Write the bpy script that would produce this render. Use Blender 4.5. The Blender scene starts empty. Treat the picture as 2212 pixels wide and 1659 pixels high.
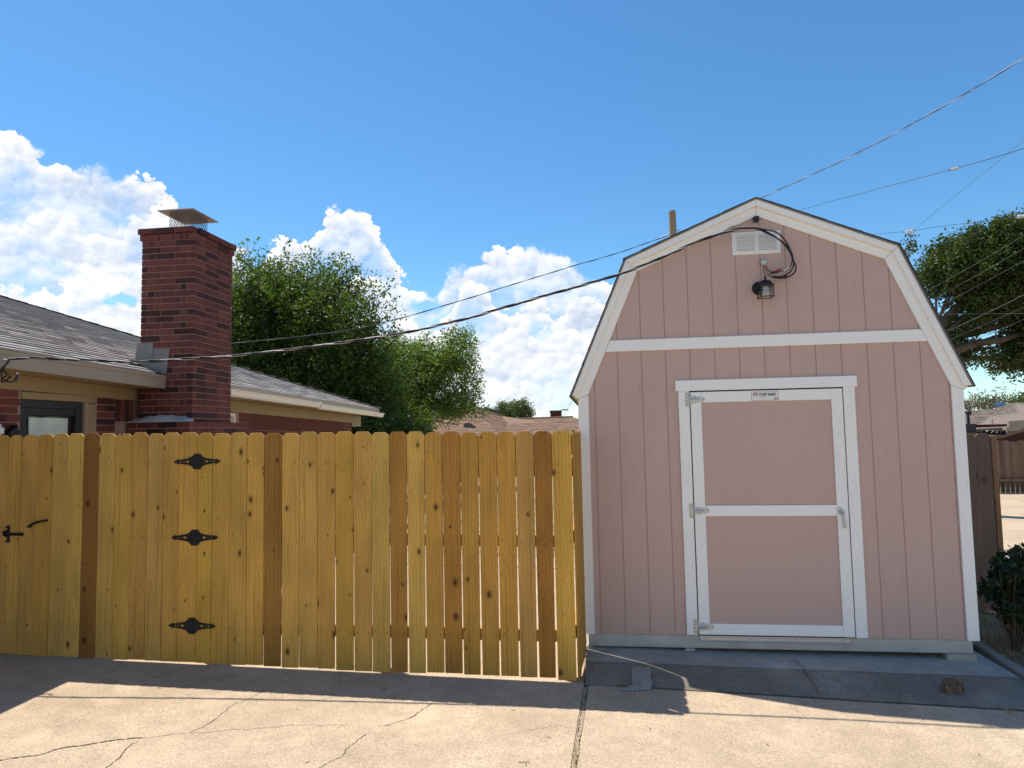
import bpy, bmesh, math, random
from mathutils import Vector, Matrix, noise as mnoise
random.seed(7)
R = random.Random(11)
SC = bpy.context.scene
COL = SC.collection

# ------------------------------------------------------------------ camera
CAM = Vector((0.1775, -5.9219, 1.6966)); YAW, PITCH, ROLL = -0.12898, 0.07084, 0.01955
F = 2000 / 3000 * 2212                      # focal length for a 2212 px wide view of the place
_r = Vector((math.cos(YAW), -math.sin(YAW), 0))
_f = Vector((math.sin(YAW) * math.cos(PITCH), math.cos(YAW) * math.cos(PITCH), math.sin(PITCH)))
_u = _r.cross(_f)
RT = _r * math.cos(ROLL) - _u * math.sin(ROLL)
UP = _r * math.sin(ROLL) + _u * math.cos(ROLL)
cam = bpy.data.cameras.new('camera'); camo = bpy.data.objects.new('camera', cam); COL.objects.link(camo)
cam.sensor_width = 36; cam.lens = 24.0; cam.clip_start = .05; cam.clip_end = 3000
m = Matrix((RT, UP, -_f)).transposed().to_4x4(); m.translation = CAM; camo.matrix_world = m
SC.camera = camo

# surveyed sight lines -> points of the place
def ray(x, y): return RT * ((x - 1106) / F) - UP * ((y - 829.5) / F) + _f
def onz(x, y, z): d = ray(x, y); return CAM + d * ((z - CAM.z) / d.z)
def ony(x, y, Y): d = ray(x, y); return CAM + d * ((Y - CAM.y) / d.y)
def onx(x, y, X): d = ray(x, y); return CAM + d * ((X - CAM.x) / d.x)
def dep(x, y, D): return CAM + ray(x, y) * D
def onp(x, y, P, n): d = ray(x, y); return CAM + d * ((Vector(P) - CAM).dot(n) / d.dot(n))
GS = -0.0205                                # the driveway falls gently to the right
def gz(x): return -0.19 + GS * x
def ongr(x, y): return onp(x, y, (0, 0, -.19), Vector((-GS, 0, 1)))

# ------------------------------------------------------------------ light
SUN = Vector((-0.354, 0.232, 0.906)).normalized()
SUN_AZ = math.atan2(SUN.x, SUN.y); SUN_EL = math.asin(SUN.z)
sd = bpy.data.lights.new('sun', 'SUN'); sd.energy = 3.1; sd.angle = math.radians(.53); sd.color = (1, .94, .84)
so = bpy.data.objects.new('sun', sd); COL.objects.link(so); so.rotation_euler = (-SUN).to_track_quat('-Z', 'Y').to_euler()
SKY_STRENGTH = 0.092
SC.view_settings.view_transform = 'Standard'; SC.view_settings.look = 'None'
SC.view_settings.exposure = 1.0; SC.view_settings.gamma = 1.0; SC.view_settings.use_curve_mapping = False

# ---- small node algebra
class NB:
    def __init__(s, tree): s.t = tree; s.n = tree.nodes; s.l = tree.links
    def node(s, typ, **kw):
        nd = s.n.new(typ)
        for k, v in kw.items(): setattr(nd, k, v)
        return nd
    def put(s, sock, v):
        if isinstance(v, E): v = v.s
        if isinstance(v, bpy.types.NodeSocket): s.l.new(v, sock)
        elif v is not None:
            if hasattr(sock.default_value, '__len__') and not hasattr(v, '__len__'): v = (v, v, v)
            if hasattr(v, '__len__') and len(v) == 3 and len(sock.default_value) == 4: v = (*v, 1)
            sock.default_value = v
    def math(s, op, a, b=None, c=None, clamp=False):
        nd = s.node('ShaderNodeMath', operation=op, use_clamp=clamp)
        for i, v in enumerate((a, b, c)):
            if v is not None: s.put(nd.inputs[i], v)
        return E(s, nd.outputs[0])
    def comb(s, x, y, z=0):
        nd = s.node('ShaderNodeCombineXYZ')
        for i, v in enumerate((x, y, z)): s.put(nd.inputs[i], v)
        return E(s, nd.outputs[0])
    def sep(s, v):
        nd = s.node('ShaderNodeSeparateXYZ'); s.put(nd.inputs[0], v); return [E(s, o) for o in nd.outputs]
    def vec(s, op, a, b=None):
        nd = s.node('ShaderNodeVectorMath', operation=op); s.put(nd.inputs[0], a)
        if b is not None: s.put(nd.inputs[1], b)
        return E(s, nd.outputs['Value'] if op in ('LENGTH', 'DOT_PRODUCT') else nd.outputs[0])
    def noise(s, v, scale, detail=2, rough=.5, dist=0, col=False, dim='3D'):
        nd = s.node('ShaderNodeTexNoise', noise_dimensions=dim); s.put(nd.inputs['Vector'], v)
        nd.inputs['Scale'].default_value = scale; nd.inputs['Detail'].default_value = detail
        nd.inputs['Roughness'].default_value = rough; nd.inputs['Distortion'].default_value = dist
        return E(s, nd.outputs['Color' if col else 'Fac'])
    def mix(s, f, a, b, mode='MIX'):
        nd = s.node('ShaderNodeMix', data_type='RGBA', blend_type=mode)
        s.put(nd.inputs[0], f); s.put(nd.inputs[6], a); s.put(nd.inputs[7], b); return E(s, nd.outputs[2])
    def ss(s, v, lo, hi, a=0, b=1):
        nd = s.node('ShaderNodeMapRange', interpolation_type='SMOOTHSTEP'); s.put(nd.inputs[0], v)
        for i, q in zip((1, 2, 3, 4), (lo, hi, a, b)): s.put(nd.inputs[i], q)
        return E(s, nd.outputs[0])
class E:
    def __init__(s, b, sock): s.b = b; s.s = sock
    def __add__(s, o): return s.b.math('ADD', s, o)
    __radd__ = __add__
    def __sub__(s, o): return s.b.math('SUBTRACT', s, o)
    def __rsub__(s, o): return s.b.math('SUBTRACT', o, s)
    def __mul__(s, o): return s.b.math('MULTIPLY', s, o)
    __rmul__ = __mul__
    def __truediv__(s, o): return s.b.math('DIVIDE', s, o)

# ------------------------------------------------------------------ sky with a bank of cumulus low in the north
W = bpy.data.worlds.new('World'); SC.world = W; W.use_nodes = True
wt = W.node_tree; wt.nodes.clear(); nb = NB(wt)
sky = nb.node('ShaderNodeTexSky', sky_type='NISHITA'); sky.sun_disc = False
sky.sun_elevation = SUN_EL; sky.sun_rotation = SUN_AZ % (2 * math.pi); sky.altitude = 1100; sky.air_density = 1.0; sky.dust_density = .35; sky.ozone_density = 2.2
tc = nb.node('ShaderNodeTexCoord')
dx, dy, dz = nb.sep(tc.outputs['Generated'])
DEG = 180 / math.pi
az = nb.math('ARCTAN2', dx, dy) * DEG
el = nb.math('ARCSINE', dz) * DEG
def fcurve(b, x, pts, x0, x1, y1):
    nd = b.node('ShaderNodeFloatCurve'); c = nd.mapping.curves[0]
    P = [((p[0] - x0) / (x1 - x0), p[1] / y1) for p in pts]
    c.points[0].location = P[0]; c.points[1].location = P[-1]
    for p in P[1:-1]: c.points.new(*p)
    for p in c.points: p.handle_type = 'AUTO_CLAMPED'
    nd.mapping.update()
    b.put(nd.inputs['Value'], (x - x0) / (x1 - x0)); return E(b, nd.outputs[0]) * y1
HA = [(-180, 20), (-150, 26), (-120, 19), (-90, 23), (-70, 17), (-58, 17), (-50, 18.4), (-46, 19.0), (-44.6, 19.9), (-43.6, 20.4), (-42.6, 19.4), (-41.4, 18.7), (-39.4, 19.0), (-37, 18.9),  # unseen cloud tops behind the camera raised to lift the ambient light
      (-35.4, 18.5), (-34, 17.9), (-32.9, 15.8), (-31, 14.1), (-29.2, 14.4), (-28, 13.9), (-26.6, 15.2), (-24.9, 15.4), (-23.6, 15.9), (-23, 17.2), (-22, 18.0),
      (-20.7, 18.3), (-19.4, 17.8), (-18.3, 16.6), (-17.8, 15.3), (-17.1, 13.6), (-16.0, 12.6), (-15, 12.0), (-13.9, 11.8), (-13.1, 11.9), (-12.6, 13.3), (-11.6, 14.1),
      (-10.2, 14.2), (-9.2, 14.6), (-8, 15.5), (-6.4, 15.6), (-5.0, 15.2), (-3.4, 15.1), (-2.4, 14.3), (-1.6, 13.2), (0.2, 12.8), (1.4, 12.0), (3, 9.5), (6, 5), (10, .5), (40, 0), (60, 6), (80, 17), (110, 24), (140, 18), (180, 20)]
HB = [(-180, 15), (-60, 12), (-47, 15), (-42, 15.8), (-38, 14.6), (-36.5, 16.6), (-34.2, 17.4), (-33, 15.2), (-31, 10), (-28, 12), (-25, 12.6), (-20, 12.8), (-17, 10.6), (-15, 8.5), (-12.6, 9.4),
      (-10.8, 13.0), (-9.4, 12.4), (-8, 10.2), (-6.2, 10.8), (-4.6, 11.2), (-3, 10.0), (-1, 10.9), (1, 9.5), (5, 3), (10, 0), (60, 2), (90, 12), (180, 15)]
HC = [(-180, 1), (-60, 8), (-46, 11.2), (-42, 10.2), (-39, 12.2), (-36.5, 11), (-34.5, 12.8), (-30, 9), (-24, 8.4), (-19, 9.6), (-15.4, 6.4), (-12, 5.6), (-9, 6.9), (-7, 9.2), (-5.4, 8.8), (-4, 8.0), (-2, 8.3), (0, 6.8), (6, 2), (12, 0), (180, 1)]
wx = nb.noise(nb.comb(az, el, 3.1), .55, 3, .6, dim='2D') - .5
wy = nb.noise(nb.comb(az + 400, el, 9.7), .55, 3, .6, dim='2D') - .5
BW = ((.42, .5), (.95, .27), (2.1, .15), (4.6, .08))
def billow(u, v, seed, lv):
    """cauliflower relief: rounded puffs of several sizes"""
    p = nb.comb(u + wx * .55 + seed * 17.3, v * 1.12 + wy * .55 + seed * 7.9, 0)
    out = []
    for i in lv:
        vo = nb.node('ShaderNodeTexVoronoi', voronoi_dimensions='2D', feature='F1'); vo.inputs['Scale'].default_value = BW[i][0]
        nb.put(vo.inputs['Vector'], p)
        out.append((1 - nb.math('MULTIPLY', E(nb, vo.outputs['Distance']), E(nb, vo.outputs['Distance'])) * 1.5) * BW[i][1])
    return out
def layer(prev, H, amp, seed, shade_lo, soft, dens):
    q0, q1, q2, q3 = billow(az, el, seed, (0, 1, 2, 3)); b0 = q0 + q1 + q2 + q3
    p0, p1 = billow(az - .22, el + .42, seed, (0, 1)); r2, r3 = billow(az - .05, el + .12, seed, (2, 3))
    big = (q0 - p0) + (q1 - p1); sml = (q2 - r2) + (q3 - r3)
    h = fcurve(nb, az + wx * 1.3, H, -180, 180, 24)
    f = h - el + (b0 - .62) * amp
    edge = nb.noise(nb.comb(az + seed * 9, el, 0), .22, 1, dim='2D')
    wdt = nb.ss(edge, .45, .72, .14, soft)
    a = nb.ss(f / wdt, 0, 1)
    low = nb.noise(nb.comb(az * .8 + seed * 31, el * 1.3, 0), .20, 5, .58, dim='2D')
    thin = nb.ss(f, .4, 4.5, 1, 0)                                     # bodies thin out below their heads
    a = a * nb.math('MAXIMUM', thin, nb.ss(low, .40, .60) * dens + (1 - dens) * .55)
    a = a * nb.ss(el, -1, 4.5, .35, 1)
    lit = .60 + big * 1.9 + sml * 1.5 + nb.ss(f, 0, 1.8, .40, 0) + (low - .5) * 1.5
    lit = nb.math('MULTIPLY', lit, 1, clamp=True)
    col = nb.mix(lit, shade_lo, (1.06, 1.06, 1.05))
    return nb.mix(a, prev, col)
base = nb.mix(1.0, sky.outputs[0], (.84, .97, .95), 'MULTIPLY')
hs = nb.node('ShaderNodeHueSaturation'); nb.put(hs.inputs['Color'], base); hs.inputs['Saturation'].default_value = 1.18; hs.inputs['Value'].default_value = 1.0; hs.inputs['Hue'].default_value = .503
skyc = nb.vec('SCALE', E(nb, hs.outputs[0])); skyc.s.node.inputs['Scale'].default_value = SKY_STRENGTH
CG = .49                                     # radiance of sunlit cloud
clo = skyc
SH = (.60, .70, .87)
for H, amp, seed, soft, dens in ((HA, 2.6, 0, 1.6, .42), (HB, 2.4, 13, 1.0, .7), (HC, 2.6, 31, .9, .7)):
    clo = layer(clo, H, amp, seed, tuple(c * CG for c in SH), soft, dens)
# scale the lit colour too
for nd in wt.nodes:
    if nd.bl_idname == 'ShaderNodeMix' and abs(nd.inputs[7].default_value[0] - 1.06) < 1e-3 and not nd.inputs[7].is_linked:
        nd.inputs[7].default_value = (1.1 * CG, 1.1 * CG, 1.1 * CG, 1)
for cx_, cy_, rx, ry in ((-14.4, 10.5, 1.5, .8), (-15.0, 12.9, 1.1, .5), (-37.6, 10.0, 1.2, .5)):      # windows of blue between the banks
    d = nb.math('SQRT', nb.math('POWER', (az + wx * 2.2 - cx_) / rx, 2) + nb.math('POWER', (el + wy * 1.8 - cy_) / ry, 2))
    clo = nb.mix(nb.ss(d, .6, 1.25, .9, 0), clo, skyc)
bg = nb.node('ShaderNodeBackground'); nb.put(bg.inputs['Color'], clo); bg.inputs['Strength'].default_value = 1.0
wo = nb.node('ShaderNodeOutputWorld'); wt.links.new(bg.outputs[0], wo.inputs[0])
W.cycles.sampling_method = 'MANUAL'; W.cycles.sample_map_resolution = 512

# ------------------------------------------------------------------ materials
def newmat(name):
    mt = bpy.data.materials.new(name); mt.use_nodes = True; t = mt.node_tree
    b = NB(t); p = t.nodes['Principled BSDF']; return mt, b, p
def objco(b, rnd=True):
    tcn = b.node('ShaderNodeTexCoord'); v = E(b, tcn.outputs['Object'])
    if rnd:
        oi = b.node('ShaderNodeObjectInfo'); r = E(b, oi.outputs['Random'])
        v = b.vec('ADD', v, b.comb(r * 37, r * 91, r * 53)); return v, oi
    return v, b.node('ShaderNodeObjectInfo')
def bump(b, p, h, strength=.3, dist=.01):
    bn = b.node('ShaderNodeBump'); bn.inputs['Strength'].default_value = strength; bn.inputs['Distance'].default_value = dist
    b.put(bn.inputs['Height'], h); b.l.new(bn.outputs[0], p.inputs['Normal'])
def mat(name, col, rough=.6, var=.12, scale=6, metal=0, bmp=.0, bscale=60, objcol=False, island=0, stretch=(1, 1, 1), spec=.4, dirt=0, bdist=.004):
    mt, b, p = newmat(name)
    v, oi = objco(b)
    v2 = b.vec('MULTIPLY', v, stretch)
    n = b.noise(v2, scale, 4, .6)
    c = b.mix(n, tuple(x * (1 - var) for x in col), tuple(min(1, x * (1 + var)) for x in col))
    if dirt:
        c = b.mix(b.ss(b.noise(v, 3.1, 5, .65), .52, .75, 0, dirt), c, (.13, .10, .07))
    if island:
        g = b.node('ShaderNodeNewGeometry')
        c = b.mix(1, c, b.mix(E(b, g.outputs['Random Per Island']), (1 - island,) * 3, (1 + island,) * 3), 'MULTIPLY')
    if objcol: c = b.mix(1, c, oi.outputs['Color'], 'MULTIPLY')
    b.put(p.inputs['Base Color'], c)
    p.inputs['Roughness'].default_value = rough; p.inputs['Metallic'].default_value = metal
    p.inputs['Specular IOR Level'].default_value = spec
    if bmp: bump(b, p, b.noise(v2, bscale, 3, .6), bmp, bdist)
    return mt
def wood(name, col, dark, knots=1.0, along=2, grey=0):
    """sawn boards: growth rings run along the board and bend round the knots"""
    mt, b, p = newmat(name)
    v, oi = objco(b, False); rnd = E(b, oi.outputs['Random'])
    x, y, z = b.sep(v)
    ax = {2: (x + y, z), 0: (z + y, x), 1: (x + z, y)}[along]
    a, l = ax[0], ax[1]
    ca, cl = a / .14 + rnd * 61.3, l / .36 + rnd * 37.7
    q = b.comb(ca, cl, 0)
    vo = b.node('ShaderNodeTexVoronoi', voronoi_dimensions='2D', feature='F1'); vo.inputs['Scale'].default_value = 1; vo.inputs['Randomness'].default_value = 1.0
    b.put(vo.inputs['Vector'], q)
    px, py, _ = b.sep(E(b, vo.outputs['Position']))
    ddx, ddy = (ca - px) * .14, (cl - py) * .36 * .62
    d = b.math('SQRT', ddx * ddx + ddy * ddy)
    cr, cg, cb = b.sep(E(b, vo.outputs['Color']))
    rad = (.0010 + b.math('POWER', cr, 3.2) * .0125) * knots
    nz = b.noise(b.comb(a * 30, l * .6, rnd * 50), 1, 2, .5)
    bend = b.math('EXPONENT', d * -30) * .8 + nz * .22
    ring = b.math('SINE', (a * 230 + bend * 16 + rnd * 40) + b.noise(b.comb(a * 4, l * .30, rnd * 9), 1, 0) * 5)
    ring = b.ss(ring, -.2, 1)
    fine = b.noise(b.comb(a * 420, l * 9, rnd), 1, 2)
    blot = b.noise(b.comb(a * 5, l * 1.6, rnd * 31), 1, 3)
    k = b.ss(blot, .3, .7)
    c = b.mix(k, tuple(q_ * .86 for q_ in col), tuple(q_ * 1.12 for q_ in col))
    c = b.mix(ring * .24 + (fine - .5) * .42 + b.ss(b.noise(b.comb(a * 60, l * .8, rnd * 17), 1, 2), .5, .75, 0, .40), c, dark)
    halo = b.ss(d, rad * 1.0, rad * 2.6 + .003, .55, 0)
    c = b.mix(halo, c, tuple(q_ * .55 for q_ in dark))
    kn = b.ss(d, rad * .8, rad * 1.15 + .0008, .85, 0)
    c = b.mix(kn, c, (.06, .021, .008))
    c = b.mix(b.ss(d, rad * .35, rad * .6, .5, 0) * b.ss(rad, .004, .006), c, tuple(q_ * .6 for q_ in dark))
    v2 = b.node('ShaderNodeTexVoronoi', voronoi_dimensions='2D', feature='F1'); v2.inputs['Scale'].default_value = 1
    cb2, cl2 = a / .07 + rnd * 23.1, l / .21 + rnd * 71.9
    b.put(v2.inputs['Vector'], b.comb(cb2, cl2, 0)); qx, qy, _ = b.sep(E(b, v2.outputs['Position'])); e1, e2 = (cb2 - qx) * .07, (cl2 - qy) * .21 * .4
    r1, r2, r3 = b.sep(E(b, v2.outputs['Color']))
    c = b.mix(b.ss(b.math('SQRT', e1 * e1 + e2 * e2), .0012, .0034, .8, 0) * b.ss(r1, .55, .6), c, (.09, .035, .012))
    if grey: c = b.mix(b.noise(b.comb(a * 9, l * 1.1, rnd), 1, 4) * grey, c, (.22, .19, .16))
    c = b.mix(1, c, oi.outputs['Color'], 'MULTIPLY')
    b.put(p.inputs['Base Color'], c); p.inputs['Roughness'].default_value = .7; p.inputs['Specular IOR Level'].default_value = .25
    bump(b, p, fine * .5 + ring * .4 + kn * -.6, .3, .0015)
    return mt
def concrete(name, ca, cb, speck=.5, stain=.35, sc_=1.0):
    mt, b, p = newmat(name)
    v, oi = objco(b, False)
    big = b.noise(v, .9 * sc_, 5, .6); mid = b.noise(v, 6 * sc_, 5, .65); fin = b.noise(v, 90 * sc_, 3, .7); f2 = b.noise(v, 260, 2, .6)
    c = b.mix(b.ss(big, .35, .65), ca, cb)
    c = b.mix(b.ss(mid, .3, .75, 0, stain), c, tuple(x * .66 for x in ca))
    c = b.mix(b.ss(fin, .42, .68, 0, speck), c, tuple(x * .50 for x in ca))
    c = b.mix(b.ss(b.noise(b.vec('ADD', v, (7, 3, 1)), 110 * sc_, 2, .6), .52, .68, 0, speck * .6), c, tuple(min(.8, x * 1.4) for x in cb))
    c = b.mix(b.ss(b.noise(b.vec('ADD', v, (2, 9, 4)), 1.9, 6, .7), .56, .66, 0, .30), c, tuple(x * 1.12 for x in cb))
    pit = b.node('ShaderNodeTexVoronoi'); pit.inputs['Scale'].default_value = 14; b.put(pit.inputs['Vector'], v)
    pr, pg, pb = b.sep(E(b, pit.outputs['Color']))
    pk = b.ss(E(b, pit.outputs['Distance']), .02, .085, 1, 0) * b.ss(pr, .86, .9)
    c = b.mix(pk * .75, c, (.08, .06, .045))
    b.put(p.inputs['Base Color'], c); p.inputs['Roughness'].default_value = .92; p.inputs['Specular IOR Level'].default_value = .15
    bump(b, p, fin * .6 + mid * .8 + f2 * .25 - pk * .6, .75, .006)
    return mt
def leafmat(name, c1, c2, tr=.45):
    mt, b, p = newmat(name); g = b.node('ShaderNodeNewGeometry'); r = E(b, g.outputs['Random Per Island'])
    tcn = b.node('ShaderNodeTexCoord'); n = b.noise(tcn.outputs['Object'], .9, 3)
    c = b.mix(r * .6 + b.ss(n, .3, .7) * .4, c1, c2)
    b.put(p.inputs['Base Color'], c); p.inputs['Roughness'].default_value = .5; p.inputs['Specular IOR Level'].default_value = .35
    t = b.node('ShaderNodeBsdfTranslucent'); b.put(t.inputs[0], b.mix(1, c, (1.5, 1.5, .55), 'MULTIPLY'))
    mx = b.node('ShaderNodeMixShader'); mx.inputs[0].default_value = tr
    b.l.new(p.outputs[0], mx.inputs[1]); b.l.new(t.outputs[0], mx.inputs[2])
    b.l.new(mx.outputs[0], b.t.nodes['Material Output'].inputs[0]); return mt
def glass(name, tint=(.9, .95, .95), rough=.03):
    mt, b, p = newmat(name); tr = b.node('ShaderNodeBsdfTransparent'); b.put(tr.inputs[0], tint)
    gl = b.node('ShaderNodeBsdfGlossy'); gl.inputs['Roughness'].default_value = rough
    fr = b.node('ShaderNodeFresnel'); mx = b.node('ShaderNodeMixShader')
    ge = b.node('ShaderNodeNewGeometry'); b.put(mx.inputs[0], E(b, fr.outputs[0]) * (1 - E(b, ge.outputs['Backfacing']))); b.l.new(tr.outputs[0], mx.inputs[1]); b.l.new(gl.outputs[0], mx.inputs[2])
    b.l.new(mx.outputs[0], b.t.nodes['Material Output'].inputs[0]); return mt
M = {}
M['pine'] = wood('new_pine', (.56, .345, .080), (.29, .145, .032))
M['pine_rail'] = wood('new_pine_rail', (.52, .31, .09), (.30, .15, .04), along=0)
M['old_wood'] = wood('weathered_wood', (.16, .105, .075), (.05, .03, .022), grey=.3)
M['timber'] = wood('grey_timber', (.30, .28, .25), (.15, .13, .11), along=1, grey=.5)
def siding(name, col, var=.05):
    mt, b, p = newmat(name); v, oi = objco(b)
    st = b.noise(b.vec('MULTIPLY', v, (60, 60, 3.0)), 1, 4, .6)
    big = b.noise(v, 1.4, 4)
    c = b.mix(big, tuple(x * (1 - var) for x in col), tuple(min(.9, x * (1 + var)) for x in col))
    c = b.mix(b.ss(st, .5, .8, 0, .22), c, tuple(x * .6 for x in col))
    c = b.mix(b.ss(b.noise(b.vec('MULTIPLY', v, (3, 3, 1)), 1, 6, .7), .58, .8, 0, .3), c, tuple(x * .72 for x in col))
    b.put(p.inputs['Base Color'], c); p.inputs['Roughness'].default_value = .62; p.inputs['Specular IOR Level'].default_value = .3
    bump(b, p, st, .45, .002); return mt
M['pink'] = siding('pink_siding_paint', (.535, .378, .328))
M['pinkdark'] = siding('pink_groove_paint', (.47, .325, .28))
M['white'] = siding('white_trim_paint', (.87, .865, .83), .03)
def hwhite():
    mt, b, p = newmat('white_trim_paint_cross'); v, oi = objco(b)
    st = b.noise(b.vec('MULTIPLY', v, (3, 60, 70)), 1, 4, .6)
    c = b.mix(b.ss(st, .5, .8, 0, .16), (.87, .865, .83), (.62, .58, .52))
    b.put(p.inputs['Base Color'], c); p.inputs['Roughness'].default_value = .6; bump(b, p, st, .45, .002); return mt
M['whiteh'] = hwhite()
M['plasticwhite'] = mat('white_plastic', (.78, .78, .76), .4, .03)
M['galv'] = mat('galvanised_steel', (.46, .49, .49), .42, .22, 7, .55, dirt=.25, bmp=.1)
M['zinc'] = mat('zinc_plated_steel', (.52, .53, .50), .38, .12, 30, .45)
M['alu'] = mat('aluminium', (.62, .62, .62), .35, .1, 20, .7, dirt=.2)
M['black'] = mat('black_iron', (.012, .012, .013), .5, .2, 20, .2)
M['rubber'] = mat('black_rubber', (.016, .016, .018), .55, .2, 20)
M['barewire'] = mat('bare_aluminium_wire', (.38, .38, .38), .5, .1, 30, .6)
M['greywire'] = mat('weathered_wire', (.10, .10, .105), .6, .2, 30)
M['red'] = mat('red_plastic', (.45, .02, .02), .4)
M['brick'] = mat('red_brick', (.132, .038, .029), .85, .35, 14, bmp=.5, bscale=120, objcol=True)
M['mortar'] = mat('mortar', (.34, .225, .19), .95, .2, 9, bmp=.4, bscale=90)
M['wash'] = mat('mortar_wash', (.52, .50, .46), .9, .25, 8, dirt=.5)
M['tan'] = mat('tan_house_paint', (.32, .245, .135), .6, .06, 3)
M['cream'] = mat('cream_fascia_paint', (.33, .275, .205), .6, .06, 3)
M['gutter'] = mat('white_gutter_paint', (.86, .82, .74), .4, .05, 5, dirt=.2)
M['shingle'] = mat('grey_roof_shingle', (.35, .32, .30), .95, .2, 8, bmp=.6, bscale=220, objcol=True, island=.16)
M['shingledark'] = mat('dark_roof_shingle', (.05, .048, .052), .95, .3, 20, bmp=.5, bscale=200)
M['tanshingle'] = mat('pink_tan_roof_shingle', (.25, .155, .105), .95, .10, 9, bmp=.4, bscale=60, island=.16)
M['brownshingle'] = mat('brown_roof_shingle', (.20, .155, .12), .95, .2, 5, bmp=.4, bscale=60, island=.22)
M['darkframe'] = mat('dark_bronze_frame', (.025, .022, .026), .45, .1)
M['paper'] = mat('white_blind', (.88, .85, .76), .7, .05)
M['glass'] = glass('window_glass'); M['smoke'] = glass('smoked_glass', (.82, .85, .86))
M['bulb'] = mat('bulb_glass', (.80, .77, .66), .35, .02)
M['drive'] = concrete('driveway_concrete', (.47, .36, .25), (.60, .47, .335), .72, .5)
M['slab'] = concrete('old_slab_concrete', (.38, .36, .31), (.52, .49, .43), .5, .6)
M['slabface'] = concrete('shaded_slab_face', (.22, .19, .155), (.34, .295, .24), .6, .7)  # darker concrete for the sloping face, its shade put into the colour
M['flash'] = mat('dull_flashing_metal', (.21, .205, .19), .55, .2, 9, .15, dirt=.3)
M['lid'] = mat('weathered_cap_metal', (.40, .34, .28), .6, .2, 9, .1, dirt=.3)
M['sandfill'] = mat('sandy_joint_fill', (.33, .255, .18), .95, .5, 60)
M['patch'] = concrete('patch_cement', (.34, .315, .27), (.44, .41, .355), .6, .6)
M['crackdirt'] = mat('crack_dirt', (.10, .075, .055), .95, .4, 40)
M['soil'] = mat('dry_soil', (.17, .125, .08), .97, .4, 5, bmp=.8, bscale=40)
M['straw'] = mat('dry_grass_straw', (.42, .32, .15), .8, .2, 10, island=.45)
M['yard'] = mat('dry_yard_ground', (.36, .28, .15), .95, .4, 1.6, bmp=.6, bscale=20)
M['ground'] = mat('bare_ground', (.30, .235, .15), .97, .3, .6, bmp=.5, bscale=10)
M['bark'] = mat('tree_bark', (.10, .075, .055), .95, .4, 8, bmp=.7, bscale=18, stretch=(1, 1, .3), bdist=.02)
M['pole'] = wood('pole_wood', (.34, .25, .16), (.16, .11, .07), .3, grey=.4)
M['leaf1'] = leafmat('green_leaf', (.028, .062, .013), (.115, .175, .030))
M['leaf2'] = leafmat('pale_green_leaf', (.07, .13, .028), (.20, .28, .065))
M['leaf3'] = leafmat('dark_green_leaf', (.022, .045, .012), (.085, .118, .027), .35)
M['leaf4'] = leafmat('bush_leaf', (.008, .018, .006), (.02, .04, .011), .18)
M['leaf5'] = leafmat('grey_green_leaf', (.055, .08, .035), (.11, .14, .06))
M['twig'] = mat('bare_twig', (.22, .17, .13), .9)
M['text'] = mat('black_print', (.01, .01, .01), .5); M['redprint'] = mat('red_print', (.45, .02, .025), .5)
M['tarp'] = mat('black_tarp', (.02, .02, .024), .5, .3, 12)

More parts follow.
